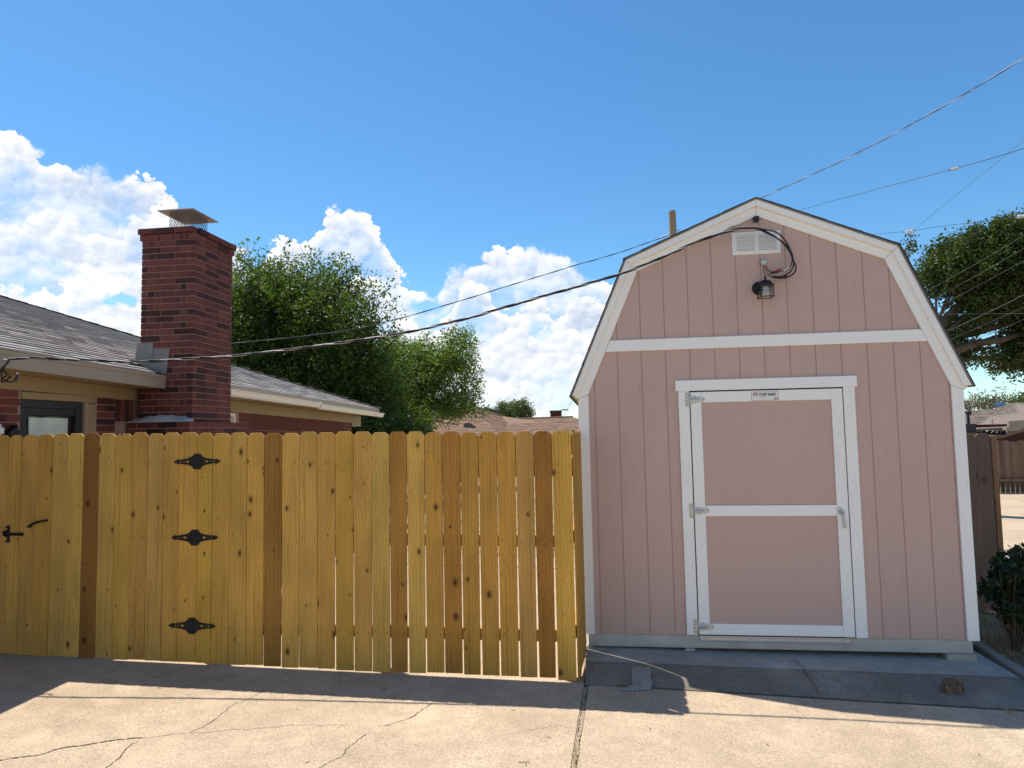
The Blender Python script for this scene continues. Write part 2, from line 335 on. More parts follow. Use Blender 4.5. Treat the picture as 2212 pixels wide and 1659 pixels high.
# ------------------------------------------------------------------ object helpers
WL = {}
def setp(o, label=None, cat=None, group=None, kind=None):
    if label: o['label'] = label
    if cat: o['category'] = cat
    if group: o['group'] = group
    if kind: o['kind'] = kind
    return o
def thing(name, label, cat, loc, group=None):
    o = bpy.data.objects.new(name, None); COL.objects.link(o); o.location = loc; o.empty_display_size = .2
    WL[o.name] = Vector(loc); return setp(o, label, cat, group)
def place(name, me, c, parent=None, color=None, rot=None):
    o = bpy.data.objects.new(name, me); COL.objects.link(o); c = Vector(c)
    WL[o.name] = c
    if parent is not None: o.parent = parent; o.location = c - WL[parent.name]
    else: o.location = c
    if rot: o.rotation_euler = rot
    if color: o.color = (*color, 1)
    return o
class MB:
    def __init__(s): s.v = []; s.f = []; s.m = []; s.mi = 0
    def add(s, vs, fs):
        k = len(s.v); s.v += [Vector(q) for q in vs]; s.f += [[i + k for i in f] for f in fs]; s.m += [s.mi] * len(fs); return s
    def box(s, a, b):
        x0, y0, z0 = a; x1, y1, z1 = b
        return s.add([(x0, y0, z0), (x1, y0, z0), (x1, y1, z0), (x0, y1, z0), (x0, y0, z1), (x1, y0, z1), (x1, y1, z1), (x0, y1, z1)],
                     [(3, 2, 1, 0), (4, 5, 6, 7), (0, 1, 5, 4), (1, 2, 6, 5), (2, 3, 7, 6), (3, 0, 4, 7)])
    def hexa(s, p8): return s.add(p8, [(3, 2, 1, 0), (4, 5, 6, 7), (0, 1, 5, 4), (1, 2, 6, 5), (2, 3, 7, 6), (3, 0, 4, 7)])
    def prism(s, poly, d, ch=0, flip=False):
        """poly: closed outline of 3-D points, d: depth vector"""
        n = len(poly); P = [Vector(q) for q in poly]; d = Vector(d)
        vs = P + [q + d for q in P]; fs = [list(range(n))[::-1], list(range(n, 2 * n))]
        for i in range(n): j = (i + 1) % n; fs.append((i, j, j + n, i + n))
        return s.add(vs, fs)
    def tube(s, pts, r, n=8, cap=True):
        pts = [Vector(q) for q in pts]; N = len(pts)
        rr = r if hasattr(r, '__len__') else [r] * N
        k = len(s.v); up = Vector((0, 0, 1)); nx = None
        for i, q in enumerate(pts):
            t = (pts[min(i + 1, N - 1)] - pts[max(i - 1, 0)]).normalized()
            if nx is None: nx = t.cross(up if abs(t.z) < .95 else Vector((1, 0, 0))).normalized()
            nx = (nx - t * nx.dot(t)).normalized(); b = t.cross(nx)
            for j in range(n):
                a = 2 * math.pi * j / n; s.v.append(q + (nx * math.cos(a) + b * math.sin(a)) * rr[i])
        fs = []
        for i in range(N - 1):
            for j in range(n):
                a = k + i * n + j; b_ = k + i * n + (j + 1) % n; fs.append([a, b_, b_ + n, a + n])
        if cap: fs.append([k + j for j in range(n)][::-1]); fs.append([k + (N - 1) * n + j for j in range(n)])
        s.f += fs; s.m += [s.mi] * len(fs); return s
    def lathe(s, c, prof, n=20, axis='z'):
        c = Vector(c); k = len(s.v)
        for r, h in prof:
            for j in range(n):
                a = 2 * math.pi * j / n; x, y = r * math.cos(a), r * math.sin(a)
                s.v.append(c + (Vector((x, y, h)) if axis == 'z' else Vector((x, h, y)) if axis == 'y' else Vector((h, x, y))))
        fs = []
        for i in range(len(prof) - 1):
            for j in range(n):
                a = k + i * n + j; b_ = k + i * n + (j + 1) % n; fs.append([a, b_, b_ + n, a + n])
        fs.append([k + j for j in range(n)][::-1]); fs.append([k + (len(prof) - 1) * n + j for j in range(n)])
        s.f += fs; s.m += [s.mi] * len(fs); return s
    def build(s, name, mats, parent=None, color=None, smooth=False, bevel=0, center=None, kind=None, fixn=True, segs=1):
        if not hasattr(mats, '__len__'): mats = [mats]
        lo = [min(v[i] for v in s.v) for i in range(3)]; hi = [max(v[i] for v in s.v) for i in range(3)]
        c = Vector(center) if center is not None else Vector([(a + b) / 2 for a, b in zip(lo, hi)])
        me = bpy.data.meshes.new(name); me.from_pydata([v - c for v in s.v], [], s.f)
        for mt in mats: me.materials.append(mt)
        if len(mats) > 1:
            for p_, mi in zip(me.polygons, s.m): p_.material_index = mi
        if fixn or bevel:
            bm = bmesh.new(); bm.from_mesh(me)
            if fixn: bmesh.ops.recalc_face_normals(bm, faces=bm.faces)
            if bevel:
                bmesh.ops.bevel(bm, geom=[e for e in bm.edges if len(e.link_faces) == 2 and e.calc_face_angle(0) > .5], offset=bevel, segments=segs, affect='EDGES', clamp_overlap=True)
            bm.to_mesh(me); bm.free()
        if smooth:
            for p_ in me.polygons: p_.use_smooth = True
        o = place(name, me, c, parent, color)
        if kind: o['kind'] = kind
        return o
def xz(poly, y): return [(a, y, b) for a, b in poly]
def clip(poly, halves):
    """clip a 2-D polygon by half planes (a,b,c): a*x+b*z<=c"""
    for a, b, c in halves:
        out = []
        for i in range(len(poly)):
            p, q = poly[i], poly[(i + 1) % len(poly)]
            dp, dq = a * p[0] + b * p[1] - c, a * q[0] + b * q[1] - c
            if dp <= 0: out.append(p)
            if dp * dq < 0: t = dp / (dp - dq); out.append((p[0] + (q[0] - p[0]) * t, p[1] + (q[1] - p[1]) * t))
        poly = out
        if len(poly) < 3: return []
    return poly

# ================================================================== THE SETTING
g = MB().add([(-400, -150, -.46), (400, -150, -.46), (400, 900, -.46), (-400, 900, -.46)], [(0, 1, 2, 3)]).build('ground', M['ground'], kind='structure')
JT = [ongr(1266, 1482), ongr(1240, 1659)]                    # joint between the two driveway bays
def jx(y): a, b = JT; return a.x + (b.x - a.x) * (y - a.y) / (b.y - a.y)
drive = thing('driveway', None, None, (-1, -3, gz(-1))); drive['kind'] = 'structure'
def bay(poly, th=.16, matn='drive', par=drive, nm='concrete_bay', zf=None, grid=.12):
    zf = zf or (lambda x, y: gz(x))
    mb = MB(); mb.prism([(x, y, zf(x, y) - th) for x, y in poly], (0, 0, th))
    return mb.build(nm, M[matn], par, bevel=.008, segs=2)
SLABY = lambda x: -.655 - .035 * (x - .4)                    # where the shed slab meets the driveway
bay([(-14, -9), (jx(-9) - .013, -9), (jx(-.75) - .013, -.75), (jx(-.75) - .013, 3.6), (-5.5, 3.6), (-5.5, 8.9), (-14, 8.9)])
bay([(jx(-9) + .013, -9), (9, -9), (9, SLABY(9) - .012), (.4, SLABY(.4) - .012), (jx(-.66) + .013, -.66)])
bay([(-5.45, 3.625), (jx(-.7), 3.625), (jx(-.7), 4.4), (-5.45, 4.4)])
MB().box((-14, -9, -.42), (9, 4.3, -.30)).build('gravel_bed', M['crackdirt'], kind='structure')
# dirt filling the joints
def ribbon(pts, w, z=.003, jag=.006, seed=0, zf=gz, matn='crackdirt', name='crack', par=drive):
    rr = random.Random(seed); P = []
    for i in range(len(pts) - 1):
        a, b = Vector(pts[i]), Vector(pts[i + 1]); n = max(2, int((b - a).length / .014))
        for k in range(n): P.append(a.lerp(b, k / n))
    P.append(Vector(pts[-1]))
    mb = MB(); L = []; off = 0
    for i, q in enumerate(P):
        t = (P[min(i + 1, len(P) - 1)] - P[max(0, i - 1)]); t.z = 0; t.normalize(); nn = Vector((-t.y, t.x, 0))
        off = off * .85 + rr.uniform(-1, 1) * jag
        ww = w * rr.uniform(.35, 1.25) * (min(1, i / 4 + .2) * min(1, (len(P) - 1 - i) / 4 + .2))
        c = q + nn * off
        for sgn in (-1, 1):
            v = c + nn * sgn * ww / 2; v.z = (zf(v.x) if zf else q.z) + z; L.append(v)
    mb.add(L, [(2 * i, 2 * i + 1, 2 * i + 3, 2 * i + 2) for i in range(len(P) - 1)])
    return mb.build(name, M[matn], par, kind='stuff', fixn=False)
def gr(l): return [ongr(*q) for q in l]
ca = lambda x, y: (x * .4973 / 1.3562, (1850 + y * .4973) / 1.3562)
cb4 = lambda x, y: ((900 + x * .5425) / 1.3562, (1850 + y * .5425) / 1.3562)
ribbon(gr([ca(-60, 775), ca(0, 760), ca(120, 742), ca(215, 730), ca(340, 693), ca(480, 675), ca(620, 648), ca(740, 638), ca(870, 628)]), .011, seed=1)
ribbon(gr([ca(870, 628), ca(1000, 612), ca(1100, 598), ca(1200, 568), ca(1300, 500), ca(1390, 425), ca(1480, 385), ca(1560, 340), ca(1680, 298), ca(1800, 238)]), .0045, seed=2)
ribbon(gr([ca(820, 645), ca(740, 690), ca(690, 750), ca(620, 804), ca(560, 860)]), .007, seed=3)
ribbon(gr([ca(1100, 600), ca(1250, 595), ca(1450, 580), ca(1560, 568), ca(1720, 550), ca(1900, 550), ca(2070, 542)]), .004, jag=.01, seed=4)
ribbon(gr([cb4(675, 385), cb4(610, 430), cb4(575, 460), cb4(500, 490), cb4(385, 518)]), .006, seed=5)
ribbon(gr([cb4(340, 545), cb4(270, 590), cb4(205, 640), cb4(190, 672), cb4(95, 720), cb4(40, 760)]), .005, seed=6)
ribbon(gr([cb4(1345, 510), cb4(1180, 545), cb4(1060, 560)]), .002, seed=8)
ribbon([(jx(y), y, 0) for y in (-9, -4, -3, -2, -1.4, -.9, -.68)], .030, z=-.004, jag=.003, seed=7, matn='sandfill')
# old shed slab, stained and chipped, its sloping face coloured darker to give shade
slab = thing('shed_slab', None, None, (1.5, -.4, -.2)); slab['kind'] = 'structure'
SX0, SX1 = .0, 3.16
nx_, rows = 44, []
def slabz(x): return -.122 - .0135 * x
mb = MB(); V = []; prof = [(0, 3.9, 0), (1, -.33, 0), (2, -.37, -.003), (3, -.41, -.012), (4, -.60, -.5), (5, 0, -1)]
for i in range(nx_ + 1):
    x = SX0 + (SX1 - SX0) * i / nx_; zt = slabz(x); zb = gz(x) - .002; yb = SLABY(x)
    k = min(1, max(0, (x - .0) / .5)); wob = mnoise.noise(Vector((x * 2.3, 0, 4))) * .012
    chip = .02 * max(0, mnoise.noise(Vector((x * 5, 3, 1))))
    V += [(x, 3.9, zt), (x, -.10, zt), (x, -.34 + wob, zt - .001), (x, -.395 + wob, zt - .007 - chip * .3), (x, -.395 * .5 + yb * .5, zt * .46 + zb * .54 + wob * .3), (x, yb + .035, zt * .12 + zb * .88 - chip * .2 + .002), (x, yb, zb), (x, yb, zb - .16)]
q = 8; Fs = [(i * q + j, i * q + j + 1, (i + 1) * q + j + 1, (i + 1) * q + j) for i in range(nx_) for j in range(q - 1)]
Fs += [tuple(range(q)), tuple(nx_ * q + j for j in range(q))[::-1]]
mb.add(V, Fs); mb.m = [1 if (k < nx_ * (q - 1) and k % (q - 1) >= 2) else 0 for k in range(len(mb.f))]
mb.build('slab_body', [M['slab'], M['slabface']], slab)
ribbon([(x, SLABY(x) - .006, 0) for x in (.38, .8, 1.2, 1.7, 2.2, 2.7, 3.2, 4.5)], .020, z=.004, jag=.005, seed=9)
def slabsurf(x, y):
    zt = slabz(x); zb = gz(x); yb = SLABY(x)
    if y > -.40: return zt
    k = (y - yb) / (-.40 - yb); return zb + (zt - .01 - zb) * max(0, min(1, k * .95 + .1))
def ribslab(pts, w, seed, zf=slabsurf, z=.004):
    rr = random.Random(seed); mb = MB(); L = []; P = []
    for i in range(len(pts) - 1):
        for k in range(8): t = k / 8; P.append((pts[i][0] * (1 - t) + pts[i + 1][0] * t + rr.uniform(-.006, .006), pts[i][1] * (1 - t) + pts[i + 1][1] * t))
    for x, y in P:
        ww = w * rr.uniform(.3, 1.2); L += [(x - ww / 2, y, zf(x, y) + z), (x + ww / 2, y, zf(x, y) + z)]
    mb.add(L, [(2 * i, 2 * i + 1, 2 * i + 3, 2 * i + 2) for i in range(len(P) - 1)]).build('crack', M['crackdirt'], slab, kind='stuff', fixn=False)
ribslab([(1.63, -.13), (1.66, -.30), (1.64, -.42), (1.67, -.55), (1.65, -.70)], .007, 3)
# cement patch and broken-out pocket
pc = [(1363, 1462), (1366, 1451), (1378, 1449), (1392, 1452), (1403, 1450), (1407, 1455), (1405, 1463), (1410, 1470), (1406, 1479), (1396, 1483), (1384, 1482), (1370, 1485), (1354, 1484), (1338, 1484), (1352, 1478), (1366, 1473)]
P = [onz(x, y, -.165) for x, y in pc]
MB().prism([(p_.x, p_.y, slabsurf(p_.x, p_.y) + .004) for p_ in P], (0, 0, .006)).build('cement_patch', M['patch'], slab, bevel=.004)
hc = ony(2063, 1493, -.60)
mb = MB(); n = 14; V = []
rr = random.Random(5)
for k in range(n):
    a = 2 * math.pi * k / n; r = 1 + rr.uniform(-.2, .2); V.append((hc.x + math.cos(a) * .078 * r, -.575 - .0, hc.z + .005 + math.sin(a) * .060 * r))
mb.prism([(x, slabfy, z) for (x, slabfy, z) in [(v[0], -.56 - (0 if False else (.22 * (-.0 + (-(v[2] + .2))))), v[2]) for v in V]], (0, -.012, -.0)).build('broken_pocket', M['crackdirt'], slab)
for k in range(6):
    a = hc.x - .050 + k * .0165; zt_ = hc.z + .030 + rr.uniform(-.014, .012); zb_ = hc.z - .040 + rr.uniform(-.004, .006); yo = rr.uniform(-.010, .006)
    MB().hexa([(a, -.596 + yo, zb_), (a + .0155, -.596 + yo, zb_), (a + .0155, -.575, zb_), (a, -.575, zb_), (a + rr.uniform(-.002, .003), -.575 + yo, zt_), (a + .0145, -.578 + yo, zt_ + rr.uniform(-.006, .006)), (a + .0155, -.555, zt_), (a, -.555, zt_)]).build('exposed_stone', M['timber'], slab, bevel=.0025, color=(rr.uniform(.5, .75), rr.uniform(.42, .55), .36))

# soil and yard right of the shed, alley beyond
soil = MB(); NX, NY = 26, 30; V = []
def soilz(x, y): return -.235 + .05 * min(1, max(0, (y + .9) / 1.6)) + .018 * mnoise.noise(Vector((x * 3, y * 3, 0))) - .10 * min(1, max(0, (y - 1.9) / .5)) - .02
for j in range(NY + 1):
    for i in range(NX + 1): x = 3.05 + 3.4 * i / NX; y = -1.05 + 3.6 * j / NY; V.append((x, y, soilz(x, y)))
soil.add(V, [(j * (NX + 1) + i, j * (NX + 1) + i + 1, (j + 1) * (NX + 1) + i + 1, (j + 1) * (NX + 1) + i) for j in range(NY) for i in range(NX)]).build('soil', M['soil'], kind='structure', smooth=True)
MB().prism([(3.0, 2.45, -.42), (40, 2.45, -.42), (40, 16.3, -.42), (3.0, 16.3, -.42)], (0, 0, .08)).build('alley', M['drive'], kind='structure')
MB().prism([(-5.45, 4.43, -.42), (2.98, 4.43, -.42), (2.98, 26, -.42), (-5.45, 26, -.42)], (0, 0, .18)).build('back_yard', M['yard'], kind='structure')
def blades(name, n, fpos, h0, h1, w, matn, seed, lean=.6):
    rr = random.Random(seed); mb = MB(); V = []; Fc = []
    for k in range(n):
        x, y, z = fpos(rr); a = rr.uniform(0, 6.283); h = rr.uniform(h0, h1); ln = rr.uniform(.2, 1.2) * lean
        d = Vector((math.cos(a), math.sin(a), 0)); s_ = Vector((-d.y, d.x, 0)) * w / 2; b_ = Vector((x, y, z))
        i = len(V); V += [b_ - s_, b_ + s_, b_ + d * h * ln * .5 + Vector((0, 0, h * .6)) + s_ * .6, b_ + d * h * ln * .5 + Vector((0, 0, h * .6)) - s_ * .6, b_ + d * h * ln * 1.2 + Vector((0, 0, h * .8))]
        Fc += [(i, i + 1, i + 2, i + 3), (i + 3, i + 2, i + 4)]
    mb.add(V, Fc); o = mb.build(name, M[matn], kind='stuff', fixn=False); return o
def fp(rr):
    x = rr.uniform(3.25, 6); y = rr.uniform(-.9, 2.4); return x, y, soilz(x, y) - .004
o = blades('dry_grass', 15000, fp, .015, .05, .005, 'straw', 4, 1.6); setp(o, 'dry straw coloured grass on the soil right of the shed', 'grass')
def fp2(rr):
    y = rr.uniform(4.5, 14) ; x = rr.uniform(-5.3, 2.9); return x, y, -.24
o = blades('dry_grass', 9000, fp2, .03, .10, .012, 'straw', 5); setp(o, 'dry grass in the yard seen through the gaps of the new fence', 'grass')

# ================================================================== SHED
SW, SD = 3.05, 3.66
ZK, ZE, XK, XE, ZP = 3.167, 1.9996, .416, -.0787, 3.633
shed = thing('storage_shed', 'pink barn-style storage shed with white trim and gambrel roof on the concrete slab', 'shed', (SW / 2, 0, -.115))
su = (ZP - ZK) / (SW / 2 - XK); sl = (ZK - ZE) / (XK - XE)
def mir(pts): return [(SW - x, z) for x, z in pts][::-1]
def halfplanes(off):
    """inside of the gambrel outline, pulled in by off"""
    H = []
    for (x0, z0), (x1, z1) in (((XE, ZE), (XK, ZK)), ((XK, ZK), (SW / 2, ZP))):
        dx_, dz_ = x1 - x0, z1 - z0; L = math.hypot(dx_, dz_); nx, nz = -dz_ / L, dx_ / L
        c = nx * x0 + nz * z0 - off; H.append((nx, nz, c)); H.append((-nx, nz, c - nx * SW + 0 * off if False else (nx * x0 + nz * z0 - off) + (-nx) * SW))
    return H
HP = halfplanes(.030)
# backing wall (the bottom of the grooves)
body = clip([(.004, .0), (SW - .004, .0), (SW - .004, 4), (.004, 4)], HP)
MB().prism(xz(body, -.0005), (0, .0865, 0)).build('gable_wall', M['pinkdark'], shed)
MB().prism(xz(body, SD - .08), (0, .08, 0)).build('gable_wall', M['pink'], shed)
MB().box((0.004, .09, 0), (.05, SD - .085, 2.12)).build('side_wall', M['pink'], shed)
MB().box((SW - .05, .09, 0), (SW - .004, SD - .085, 2.12)).build('side_wall', M['pink'], shed)
GO = .1254; G = [GO + .2032 * k for k in range(15)]
edges = [.02] + G + [SW - .02]
DX0, DX1, HB_, HT = .8283, 2.2402, 2.0172, 2.1074
BT, BB = 2.4698, 2.372
for lo, hi in ((0.0, BB + .004), (BT - .004, 4)):
    for a, b in zip(edges[:-1], edges[1:]):
        a2, b2 = a + .0034, b - .0034
        pcs = [(a2, b2, lo, hi)]
        if lo == 0:
            pcs = []
            if b2 <= DX0 + .02 or a2 >= DX1 - .02: pcs = [(a2, b2, lo, hi)]
            else:
                pass
                pass
                if a2 < DX0 + .02: P6 = [(a2, lo), (DX0 + .02, lo), (DX0 + .02, 2.06), (b2, 2.06), (b2, hi), (a2, hi)]
                elif b2 > DX1 - .02: P6 = [(DX1 - .02, lo), (b2, lo), (b2, hi), (a2, hi), (a2, 2.06), (DX1 - .02, 2.06)]
                else: P6 = [(a2, 2.061), (b2, 2.061), (b2, hi), (a2, hi)]
                MB().prism(xz(P6, -.006), (0, .0115, 0)).build('siding_board', M['pink'], shed, bevel=.0018)
        for (p, q_, r_, s_) in pcs:
            if q_ - p < .004: continue
            poly = clip([(p, r_), (q_, r_), (q_, s_), (p, s_)], HP)
            if poly: MB().prism(xz(poly, -.006), (0, .0115, 0)).build('siding_board', M['pink'], shed, bevel=.0018)
# white trim boards
def board(a, b, c, d, y0, th, name, mt='whiteh', par=None):
    return MB().prism(xz([a, b, c, d], y0), (0, th, 0)).build(name, M[mt], par or shed, bevel=.002)
def offs(off):  # points of the gambrel outline pulled in by off
    n1 = Vector((-(ZK - ZE), XK - XE)).normalized(); n2 = Vector((-(ZP - ZK), SW / 2 - XK)).normalized()
    def inter(n, c, m_, d): det = n.x * m_.y - n.y * m_.x; return ((c * m_.y - d * n.y) / det, (n.x * d - m_.x * c) / det)
    c1 = n1.x * XE + n1.y * ZE - off; c2 = n2.x * XK + n2.y * ZK - off
    kn = inter(n1, c1, n2, c2); pk = (SW / 2, (c2 - n2.x * SW / 2) / n2.y)
    f = lambda z: (c1 - n1.y * z) / n1.x
    return kn, pk, f
k0, p0_, f0 = offs(.028); k1, p1_, f1 = offs(.135)
for sgn in (0, 1):
    X = (lambda q: (SW - q[0], q[1])) if sgn else (lambda q: q)
    g_ = .0012
    board(X((k1[0] + 0, k1[1])), X((k0[0], k0[1])), X((p0_[0] - g_, p0_[1])), X((p1_[0] - g_, p1_[1])), -.026, .019, 'rake_board')
    zin = 2.0 + (.072 - f1(2.0)) * sl
    P5 = [X(q) for q in ((-.0165, 1.972), (f0(1.992), 1.992), (k0[0] - .001, k0[1] - .002), (k1[0] - .001, k1[1] - .003), (.072, zin))]
    MB().prism(xz(P5, -.0265), (0, .019, 0)).build('rake_board', M['white'], shed, bevel=.002)
kA, pA, fA = offs(.012); kB, pB, fB = offs(.062)
for sgn in (0, 1):
    X = (lambda q: (SW - q[0], q[1])) if sgn else (lambda q: q)
    board(X(kB), X(kA), X((pA[0] - .001, pA[1])), X((pB[0] - .001, pB[1])), -.058, .031, 'rake_strip', 'whiteh')
    board(X((fB(2.005), 2.005)), X((fA(2.0), 2.0)), X((kA[0] - .001, kA[1] - .002)), X((kB[0] - .001, kB[1] - .003)), -.0585, .031, 'rake_strip', 'white')
    # small boxed eave
    MB().prism([X((XE + .012, 2.0)) + (0,)] and [(X((XE + .012, 2.0))[0], -.024, X((XE + .012, 2.0))[1]), (X((-.017, 1.965))[0], -.024, 1.965), (X((-.017, 2.1))[0], -.024, 2.1)], (0, SD + .07, 0)).build('eave_soffit', M['cream'], shed)
# horizontal band, corner boards
xb0, xb1 = f1(BT) + .003, f1(BB) + .003
board((xb1, BB), (xb0, BT), (SW - xb0, BT), (SW - xb1, BB), -.0255, .019, 'band_board')
for sgn in (0, 1):
    x0, x1 = (-.017, .072) if not sgn else (SW - .072, SW + .017)
    zc = lambda x: (2.10 if True else 0)
    zin = 2.0 + (.072 - f1(2.0)) * sl; za, zb = (1.969, zin - .003) if not sgn else (zin - .003, 1.969)
    poly = [(x0, -.004), (x1, -.004), (x1, zb), (x0, za)]
    MB().prism(xz(poly, -.0245), (0, .018, 0)).build('corner_board', M['white'], shed, bevel=.002)
    xs = (-.0165, -.002) if not sgn else (SW + .002, SW + .0165)
    MB().box((xs[0], -.005, -.004), (xs[1], .085, 2.0)).build('corner_board', M['white'], shed, bevel=.002)
    # dark reveal where the corner board meets the siding
# roof decks and shingle courses
for sgn in (0, 1):
    X = (lambda q: (SW - q[0], q[1])) if sgn else (lambda q: q)
    for (a, b) in (((XE, ZE), (XK, ZK)), ((XK, ZK), (SW / 2, ZP))):
        A, B = Vector(a), Vector(b); t = (B - A).normalized(); nn = Vector((-t.y, t.x))
        pts = [A - nn * .011, B - nn * .011, B, A]
        MB().prism([(X(q)[0], -.062, q[1]) for q in pts], (0, SD + .124, 0)).build('roof_deck', M['timber'], shed)
        L = (B - A).length; n = max(1, round(L / .142)); e = L / n
        for k in range(n):
            s0 = k * e - (.012 if k == 0 else 0); s1 = min(L, s0 + e * 1.9); jit = R.uniform(-.006, .004)
            p_ = [A + t * s0 + nn * .002, A + t * s1 + nn * .001, A + t * s1 + nn * .004, A + t * s0 + nn * .009]
            MB().prism([(X(q)[0], -.072 + jit, q[1]) for q in p_], (0, SD + .144 - 2 * jit, 0)).build('shingle_course', M['shingledark'], shed)
# steel base beam, shims
MB().box((.018, .012, -.113), (SW - .018, .07, -.006)).build('base_beam', M['galv'], shed, bevel=.006, segs=2)
MB().box((.02, .0705, -.113), (.07, SD, -.006)).build('base_beam', M['galv'], shed, bevel=.004)
MB().box((SW - .07, .0705, -.113), (SW - .02, SD, -.006)).build('base_beam', M['galv'], shed, bevel=.004)
MB().box((.02, SD - .05, -.17), (SW - .02, SD - .002, -.114)).build('base_skirt', M['galv'], shed)
# door opening
MB().box((DX0 + .05, -.0030, .0), (DX1 - .05, -.0015, HB_ + .03)).build('door_recess', M['black'], shed)
cz = .003
for x0, x1 in ((DX0, DX0 + .089), (DX1 - .089, DX1)):
    MB().box((x0, -.0255, cz), (x1, -.0065, HB_ - .001)).build('door_casing', M['white'], shed, bevel=.002)
MB().box((DX0 - .022, -.028, HB_), (DX1 + .022, -.0065, HT)).build('door_casing', M['whiteh'], shed, bevel=.002)
door = MB().box((.9265, -.013, .008), (2.1425, -.004, 2.0055)).build('door', M['pink'], shed)
for a, b, mt in (((.9265, .0085), (1.0145, 2.0055), 'white'), ((2.0545, .0085), (2.1425, 2.0055), 'white')):
    MB().box((a[0], -.0265, a[1]), (b[0], -.0135, b[1])).build('stile', M[mt], door, bevel=.002)
for z0, z1 in ((1.916, 2.0055), (.970, 1.058), (.0085, .097)):
    MB().box((1.0155, -.0262, z0), (2.0535, -.0135, z1)).build('rail', M['whiteh'], door, bevel=.002)
# aluminium threshold
mb = MB().prism([(.934, -.008, -.052), (.934, -.020, -.052), (.934, -.022, -.040), (.934, -.016, -.036), (.934, -.016, -.016), (.934, -.024, -.010), (.934, -.024, -.002), (.934, -.008, -.002)], (1.172, 0, 0))
mb.build('threshold', M['alu'], shed)
mb = MB()
for x in (.98, 1.33, 1.69, 2.05): mb.lathe((x, -.0165, -.024), [(.005, 0), (.003, -.003)], 8, 'y')
mb.build('threshold_screws', M['black'], shed, kind='stuff')
# hinges
def hinge(z, par):
    # leaf on the casing
    o = MB().prism(xz([(.882, z - .056), (.886, z - .06), (.914, z - .06), (.914, z + .06), (.886, z + .06), (.882, z + .056)], -.0295), (0, .0035, 0)).build('hinge', M['zinc'], par, bevel=.001)
    MB().tube([(.920, -.031, z - .062), (.920, -.031, z + .062)], .0058, 10).build('hinge_pin', M['zinc'], o, smooth=True)
    s_ = [(.925, z - .036), (1.0, z - .025), (1.036, z - .019), (1.047, z), (1.036, z + .019), (1.0, z + .025), (.925, z + .036)]
    MB().prism(xz(s_, -.030), (0, .0035, 0)).build('hinge_strap', M['zinc'], o, bevel=.001)
    MB().prism([(.926, -.030, z + .018), (.926, -.030, z - .018), (.926, -.038, z)], (.075, .003, 0)).build('hinge_rib', M['zinc'], o)
    mb = MB()
    for x, zz in ((.898, z - .042), (.893, z - .015), (.893, z + .015), (.898, z + .042), (.965, z + .022), (.965, z - .022), (1.032, z)): mb.lathe((x, -.0298, zz), [(.0042, 0), (.003, -.0025)], 8, 'y')
    mb.build('hinge_screws', M['black'], o, kind='stuff')
for z in (1.943, 1.017, .074): hinge(z, door)
# handle
hd = MB().prism(xz([(2.075 + .023 * math.cos(a * .5236), 1.012 + (.030 if False else .033) * math.sin(a * .5236)) for a in range(12)], -.031), (0, .005, 0)).build('handle', M['zinc'], door, bevel=.001)
MB().lathe((2.088, -.0315, 1.003), [(.017, 0), (.017, -.010), (.013, -.020), (.006, -.021)], 18, 'y').build('handle_hub', M['zinc'], hd, smooth=True)
MB().tube([(2.089, -.052, 1.003), (2.091, -.056, .97), (2.097, -.054, .93), (2.099, -.05, .888), (2.099, -.049, .874)], [.009, .010, .009, .011, .008], 12).build('handle_lever', M['zinc'], hd, smooth=True)
# vent
vt = MB().box((1.322, -.0125, 3.161), (1.720, -.0065, 3.359)).build('gable_vent', M['plasticwhite'], shed, bevel=.003)
for x0, x1 in ((1.363, 1.508), (1.541, 1.683)):
    MB().box((x0, -.0135, 3.196), (x1, -.0127, 3.328)).build('vent_opening', M['black'], vt)
    for k in range(9):
        z = 3.199 + k * .0147
        MB().prism([(x0, -.014, z), (x0, -.0225, z - .0020), (x0, -.0235, z + .0015), (x0, -.015, z + .0125)], (x1 - x0, 0, 0)).build('louvre', M['plasticwhite'], vt)
# black wire anchor under the peak, weather head with leads
MB().box((1.501, -.062, 3.434), (1.543, -.0065, 3.476)).build('wire_anchor', M['rubber'], shed, bevel=.003)
wh = MB().lathe((1.570, -.030, 3.085), [(.004, -.034), (.020, -.026), (.028, -.010), (.029, .006), (.022, .022), (.008, .030)], 18, 'z').build('weather_head', M['zinc'], shed, smooth=True)
MB().tube([(1.533, -.012, 3.088), (1.55, -.025, 3.087)], .006, 8).build('weather_head_stub', M['zinc'], wh)
# coach lamp
lx = 1.553; lampo = MB().lathe((1.527, -.0068, 2.868), [(.058, 0), (.058, -.006), (.050, -.014), (.02, -.018)], 28, 'y').build('wall_lamp', M['black'], shed, smooth=False)
ly0, ly1 = -.175, -.068; zb_, zt_ = 2.770, 2.868
MB().lathe((lx, (ly0 + ly1) / 2, zt_), [(.060, 0), (.058, .012), (.045, .032), (.028, .042), (.010, .047), (.006, .060), (.009, .066), (.003, .085)], 24).build('lamp_roof', M['black'], lampo, smooth=True)
mb = MB(); hw = .049
for sx in (-1, 1):
    for yy in (ly0, ly1):
        mb.tube([(lx + sx * (hw + .004), yy, zb_ - .010), (lx + sx * (hw + .004), yy, zt_ + .006)], .0035, 6)
for z in (zb_, zt_ - .004):
    for sx in (-1, 1): mb.box((lx + sx * hw - .004 * (sx < 0), ly0, z - .003), (lx + sx * hw + .004 * (sx > 0), ly1, z + .003))
    for yy in (ly0, ly1): mb.box((lx - hw, yy - .003, z - .003), (lx + hw, yy + .003, z + .003))
mb.tube([(1.527, -.02, 2.88), (1.535, -.05, 2.895), (lx, -.10, 2.90)], .008, 8)
mb.build('lamp_cage', M['black'], lampo, bevel=0)
